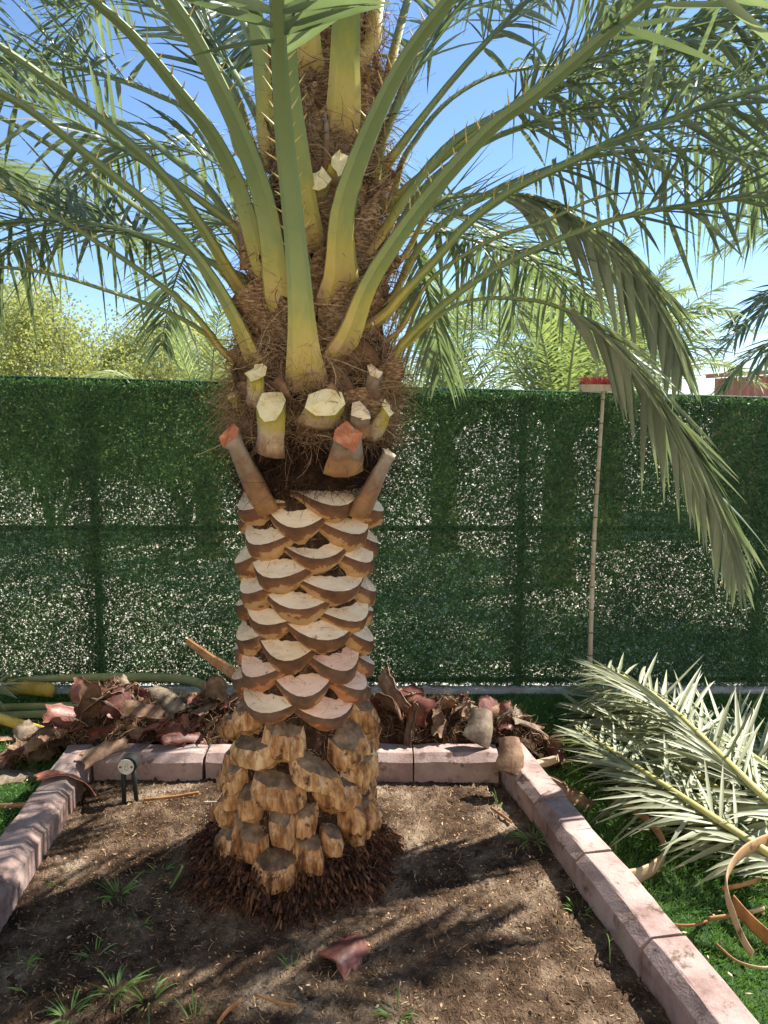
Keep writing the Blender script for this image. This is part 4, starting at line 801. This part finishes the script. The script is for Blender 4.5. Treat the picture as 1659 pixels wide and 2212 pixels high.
# curled peels on the lawn
stick('curled_peel', [(1322, 1722, .10), (1375, 1752, .10), (1420, 1795, .08), (1437, 1835, .05), (1420, 1868, .04), (1385, 1890, .035), (1345, 1900, .04)], .055, 'peel', 'S curved tan petiole peel with pale end lying on the lawn', 'peel', th=.18, taper=(.5, 1.25))
stick('curled_peel', [(1680, 1812, .16), (1640, 1822, .19), (1600, 1845, .20), (1572, 1885, .18), (1570, 1930, .14), (1585, 1980, .09), (1605, 2030, .05), (1625, 2062, .03)], .05, 'peel', 'arched beige petiole peel standing on the lawn beside the frond pile', 'peel', th=.2, taper=(1.1, .7))
stick('curled_peel', [(1583, 1948, .06), (1615, 1985, .05), (1650, 2018, .04), (1690, 2050, .03)], .055, 'peel_orange', 'straight orange petiole strip lying on the lawn under the arched peel', 'peel', th=.2)
stick('twig', [(1420, 1990, .025), (1460, 1998, .03), (1500, 1998, .03), (1527, 1990, .03)], .010, 'peel_orange', 'thin orange twig lying flat on the lawn between the kerb and the arched peel', 'twig', th=.7)
stick('twig', [(1548, 2040, .03), (1590, 2075, .03), (1640, 2090, .03), (1670, 2088, .03)], .009, 'peel', 'thin beige curved twig with a white tip on the lawn', 'twig', th=.7)
stick('twig', [(1560, 1920, .03), (1600, 1912, .04), (1640, 1900, .04)], .02, 'peel_orange', 'frayed orange fibre strip on the lawn inside the arched peel', 'twig', th=.4)
stick('twig', [(1530, 1985, .03), (1600, 1975, .03), (1650, 1962, .035)], .018, 'peel', 'brown twig passing behind the arched peel on the lawn', 'twig', th=.5)

# cut fronds lying in a pile on the lawn
def lying(path, w_, label, start=.02, Lmax=.40, up=.6, singles=False, W=.019, droop=.25, hang=.15):
    P = np.array([np.array(onZ(x, y, z)) for (x, y, z) in path]); Q = catmull(P, 40); s = np.r_[0, np.cumsum(np.linalg.norm(np.diff(Q, axis=0), axis=1))]; T = norm(np.gradient(Q, axis=0))
    wd = np.interp(s / s[-1], [0, 1], [w_ * 1.15, .006]); side = norm(np.cross(T[20], [0, 0, 1.0])); V, Fc = tube(Q, wd, wd * .7, side=side, prof=FPROF)
    t = thing('cut_frond', label, 'palm frond', 'cut fronds piled on the lawn'); ra = mesh_obj('rachis', V + [0, 0, .012], Fc, 'rachis_yellow', t, smooth=True)
    Sd = norm(side - T * (T @ side)[:, None]); N = np.cross(Sd, T); N *= np.sign(N[:, 2].mean())
    Pb, Db, Lb, Nb, _ = leaflet_field(Q, T, Sd, N, s, Lmax, W, start, up, step=.015, fwd=.9, hang=hang, jitter=.38)
    # leaflets stay above the grass
    dz = Pb[:, 2] + Db[:, 2] * Lb; low = dz < .03; Db[low, 2] += (.03 - dz[low]) / Lb[low]; dr = droop * rng.uniform(0, 1.4, len(Pb)); dr = np.minimum(dr, np.maximum(0, (Pb[:, 2] + Db[:, 2] * Lb - .012) / Lb))
    if singles:
        for i in range(len(Pb)):
            V1, F1, v1 = blades(Pb[i:i + 1], Db[i:i + 1], Lb[i], W * rng.uniform(.7, 1.15), Nb[i:i + 1], dr[i:i + 1]); mesh_obj('leaflet', V1, F1, 'leaflet_dry', t, smooth=True, var=v1)
    else:
        V1, F1, v1 = blades(Pb, Db, Lb, W * rng.uniform(.7, 1.15, len(Pb)), Nb, dr); mesh_obj('leaflets', V1, F1, 'leaflet_dry', t, smooth=True, var=v1, kind='stuff')
lying([(1720, 1890, .12), (1627, 1828, .17), (1500, 1745, .22), (1380, 1665, .24), (1290, 1605, .22), (1240, 1572, .2)], .034, 'grey green cut frond on the pile whose rachis crosses nearest the curled peel', singles=True, up=.32, Lmax=.31)
lying([(1740, 1790, .20), (1659, 1735, .24), (1560, 1640, .30), (1456, 1541, .36), (1370, 1478, .38), (1285, 1440, .34)], .034, 'grey green cut frond on top of the pile towards the fence and broom', singles=True, up=.6)
lying([(1760, 1700, .12), (1640, 1640, .16), (1500, 1580, .18), (1380, 1530, .18), (1260, 1480, .15)], .03, 'grey green cut frond buried in the middle of the pile', up=.35)
lying([(1780, 1850, .05), (1650, 1790, .08), (1500, 1720, .10), (1400, 1650, .10), (1280, 1600, .08)], .03, 'grey green cut frond at the bottom of the pile on the grass', up=.2, Lmax=.30)
lying([(1800, 1660, .10), (1700, 1640, .14), (1600, 1620, .15), (1480, 1590, .14), (1350, 1570, .1)], .03, 'grey green cut frond lying flat in the pile towards the shaded grass', up=.3)
lying([(1800, 1920, .04), (1720, 1860, .06), (1640, 1800, .07), (1540, 1750, .06), (1450, 1720, .05)], .03, 'pale cut frond spreading its leaflets flat over the grass by the arched peel', up=.1, Lmax=.5, hang=.05)
lying([(1820, 1760, .16), (1700, 1690, .2), (1580, 1610, .24), (1450, 1560, .25), (1330, 1500, .22)], .03, 'grey green cut frond under the top one of the pile near the broom', up=.5, Lmax=.42)
lying([(1780, 1800, .10), (1660, 1770, .12), (1520, 1690, .15), (1390, 1600, .16), (1260, 1530, .14)], .03, 'grey green cut frond lying low between the others of the pile', up=.4, Lmax=.44, W=.028)
lying([(-260, 1500, .15), (-150, 1495, .18), (-60, 1485, .2), (20, 1480, .2)], .02, 'blue green cut frond tip beside the yellow petiole butt', up=.9, Lmax=.30)

# ------------------------------------------------------------------ weeds and single chips in the bed
def weed(px, py, n, h, label, group=None, spread=.8, wdt=.0045):
    p = onZ(px, py, .03); t = thing('grass_weed', label, 'weed', group)
    for i in range(n):
        a = rng.random() * 6.28; d = np.array([[math.cos(a) * spread, math.sin(a) * spread, rng.uniform(.5, 1.3)]]); l = h * rng.uniform(.5, 1.1)
        b = np.array([[p.x + math.cos(a) * .012, p.y + math.sin(a) * .012, float(soil_h(p.x, p.y)) - .004]])
        V1, F1, v1 = blades(b, d, l, wdt * rng.uniform(.7, 1.3), rng.normal(size=(1, 3)) + [[0, 0, 1]], rng.uniform(.2, .7), segs=4); mesh_obj('blade', V1, F1, 'weed', t, smooth=True, var=v1 * .8)
W1 = ('small green grass weed sprig growing in the shaded soil', 'small weeds in the shaded soil')
W2 = ('tall arching grass weed in the shaded soil away from the trunk', 'tall weeds in the shaded soil')
weed(255, 1932, 26, .12, 'wide grass weed clump midway between the kerb and the trunk foot', None, wdt=.006)
weed(345, 1888, 14, .09, 'grass weed close to the green reed by the trunk foot', None, wdt=.006)
for (px, py, n, h) in [(300, 2000, 10, .08), (205, 2062, 14, .08), (250, 2140, 20, .14), (150, 2190, 22, .13), (320, 2160, 12, .14), (45, 2085, 10, .1), (130, 1905, 8, .07), (60, 2140, 8, .07)]: weed(px, py, n, h, *(W1 if h < .11 else W2), wdt=.006)
weed(1150, 1812, 34, .15, 'large bushy grass weed growing against the inner side of the kerb', None, 1.1)
weed(1250, 1965, 16, .08, 'small greyish grass weed tucked against the inner kerb face', None)
weed(855, 2185, 18, .10, 'grass weed tuft standing alone in the sunlit sandy soil', None)
weed(632, 2090, 10, .09, 'dry pale grass tuft standing just before the root fringe', None, .3)
weed(420, 2195, 9, .11, 'upright green grass weed between the root fringe and the bottom chips', None, .4)
weed(885, 1830, 7, .05, 'tiny grass weed in the dappled soil beside the trunk foot', None)
weed(1080, 1740, 4, .16, 'tall single stalked weed near the rear kerb', None, .3)
stick('twig', [(470, 2212, .05), (490, 2185, .06), (520, 2160, .05)], .016, 'peel_orange', 'orange brown bark strip on the soil among the weeds', 'twig', th=.4)
stick('twig', [(555, 2150, .05), (600, 2165, .05), (640, 2172, .05)], .010, 'peel_orange', 'thin reddish bark strip on the soil before the root fringe', 'twig', th=.4)
stick('twig', [(1060, 1745, .04), (1085, 1762, .04), (1105, 1776, .04)], .014, 'peel_orange', 'short orange bark strip on the soil near the tall weed', 'twig', th=.4)
stick('twig', [(310, 1728, .04), (370, 1722, .04), (430, 1712, .04)], .014, 'peel_orange', 'long orange bark strip on the soil behind the spike light legs', 'twig', th=.4)
stick('twig', [(440, 1735, .035), (490, 1734, .035), (545, 1730, .035)], .018, 'wood_pale', 'pale wood sliver at the foot of the rear kerb', 'twig', th=.4)
stick('twig', [(365, 1925, .03), (385, 1890, .09), (395, 1870, .13)], .008, 'weed', 'single green reed leaning by the trunk foot', 'twig', th=.3)
stick('twig', [(1305, 2010, .03), (1315, 2030, .08), (1318, 2080, .03)], .009, 'weed', 'bent yellow green reed beside the inner kerb face', 'twig', th=.3)
sheath_piece(at(427, 1786, .035), .028, .014, .5, (.1, .1, .2), 'paper', 'tiny pale blue paper scrap on the dark soil', None, .001, 'paper_scrap', .001, 'paper')
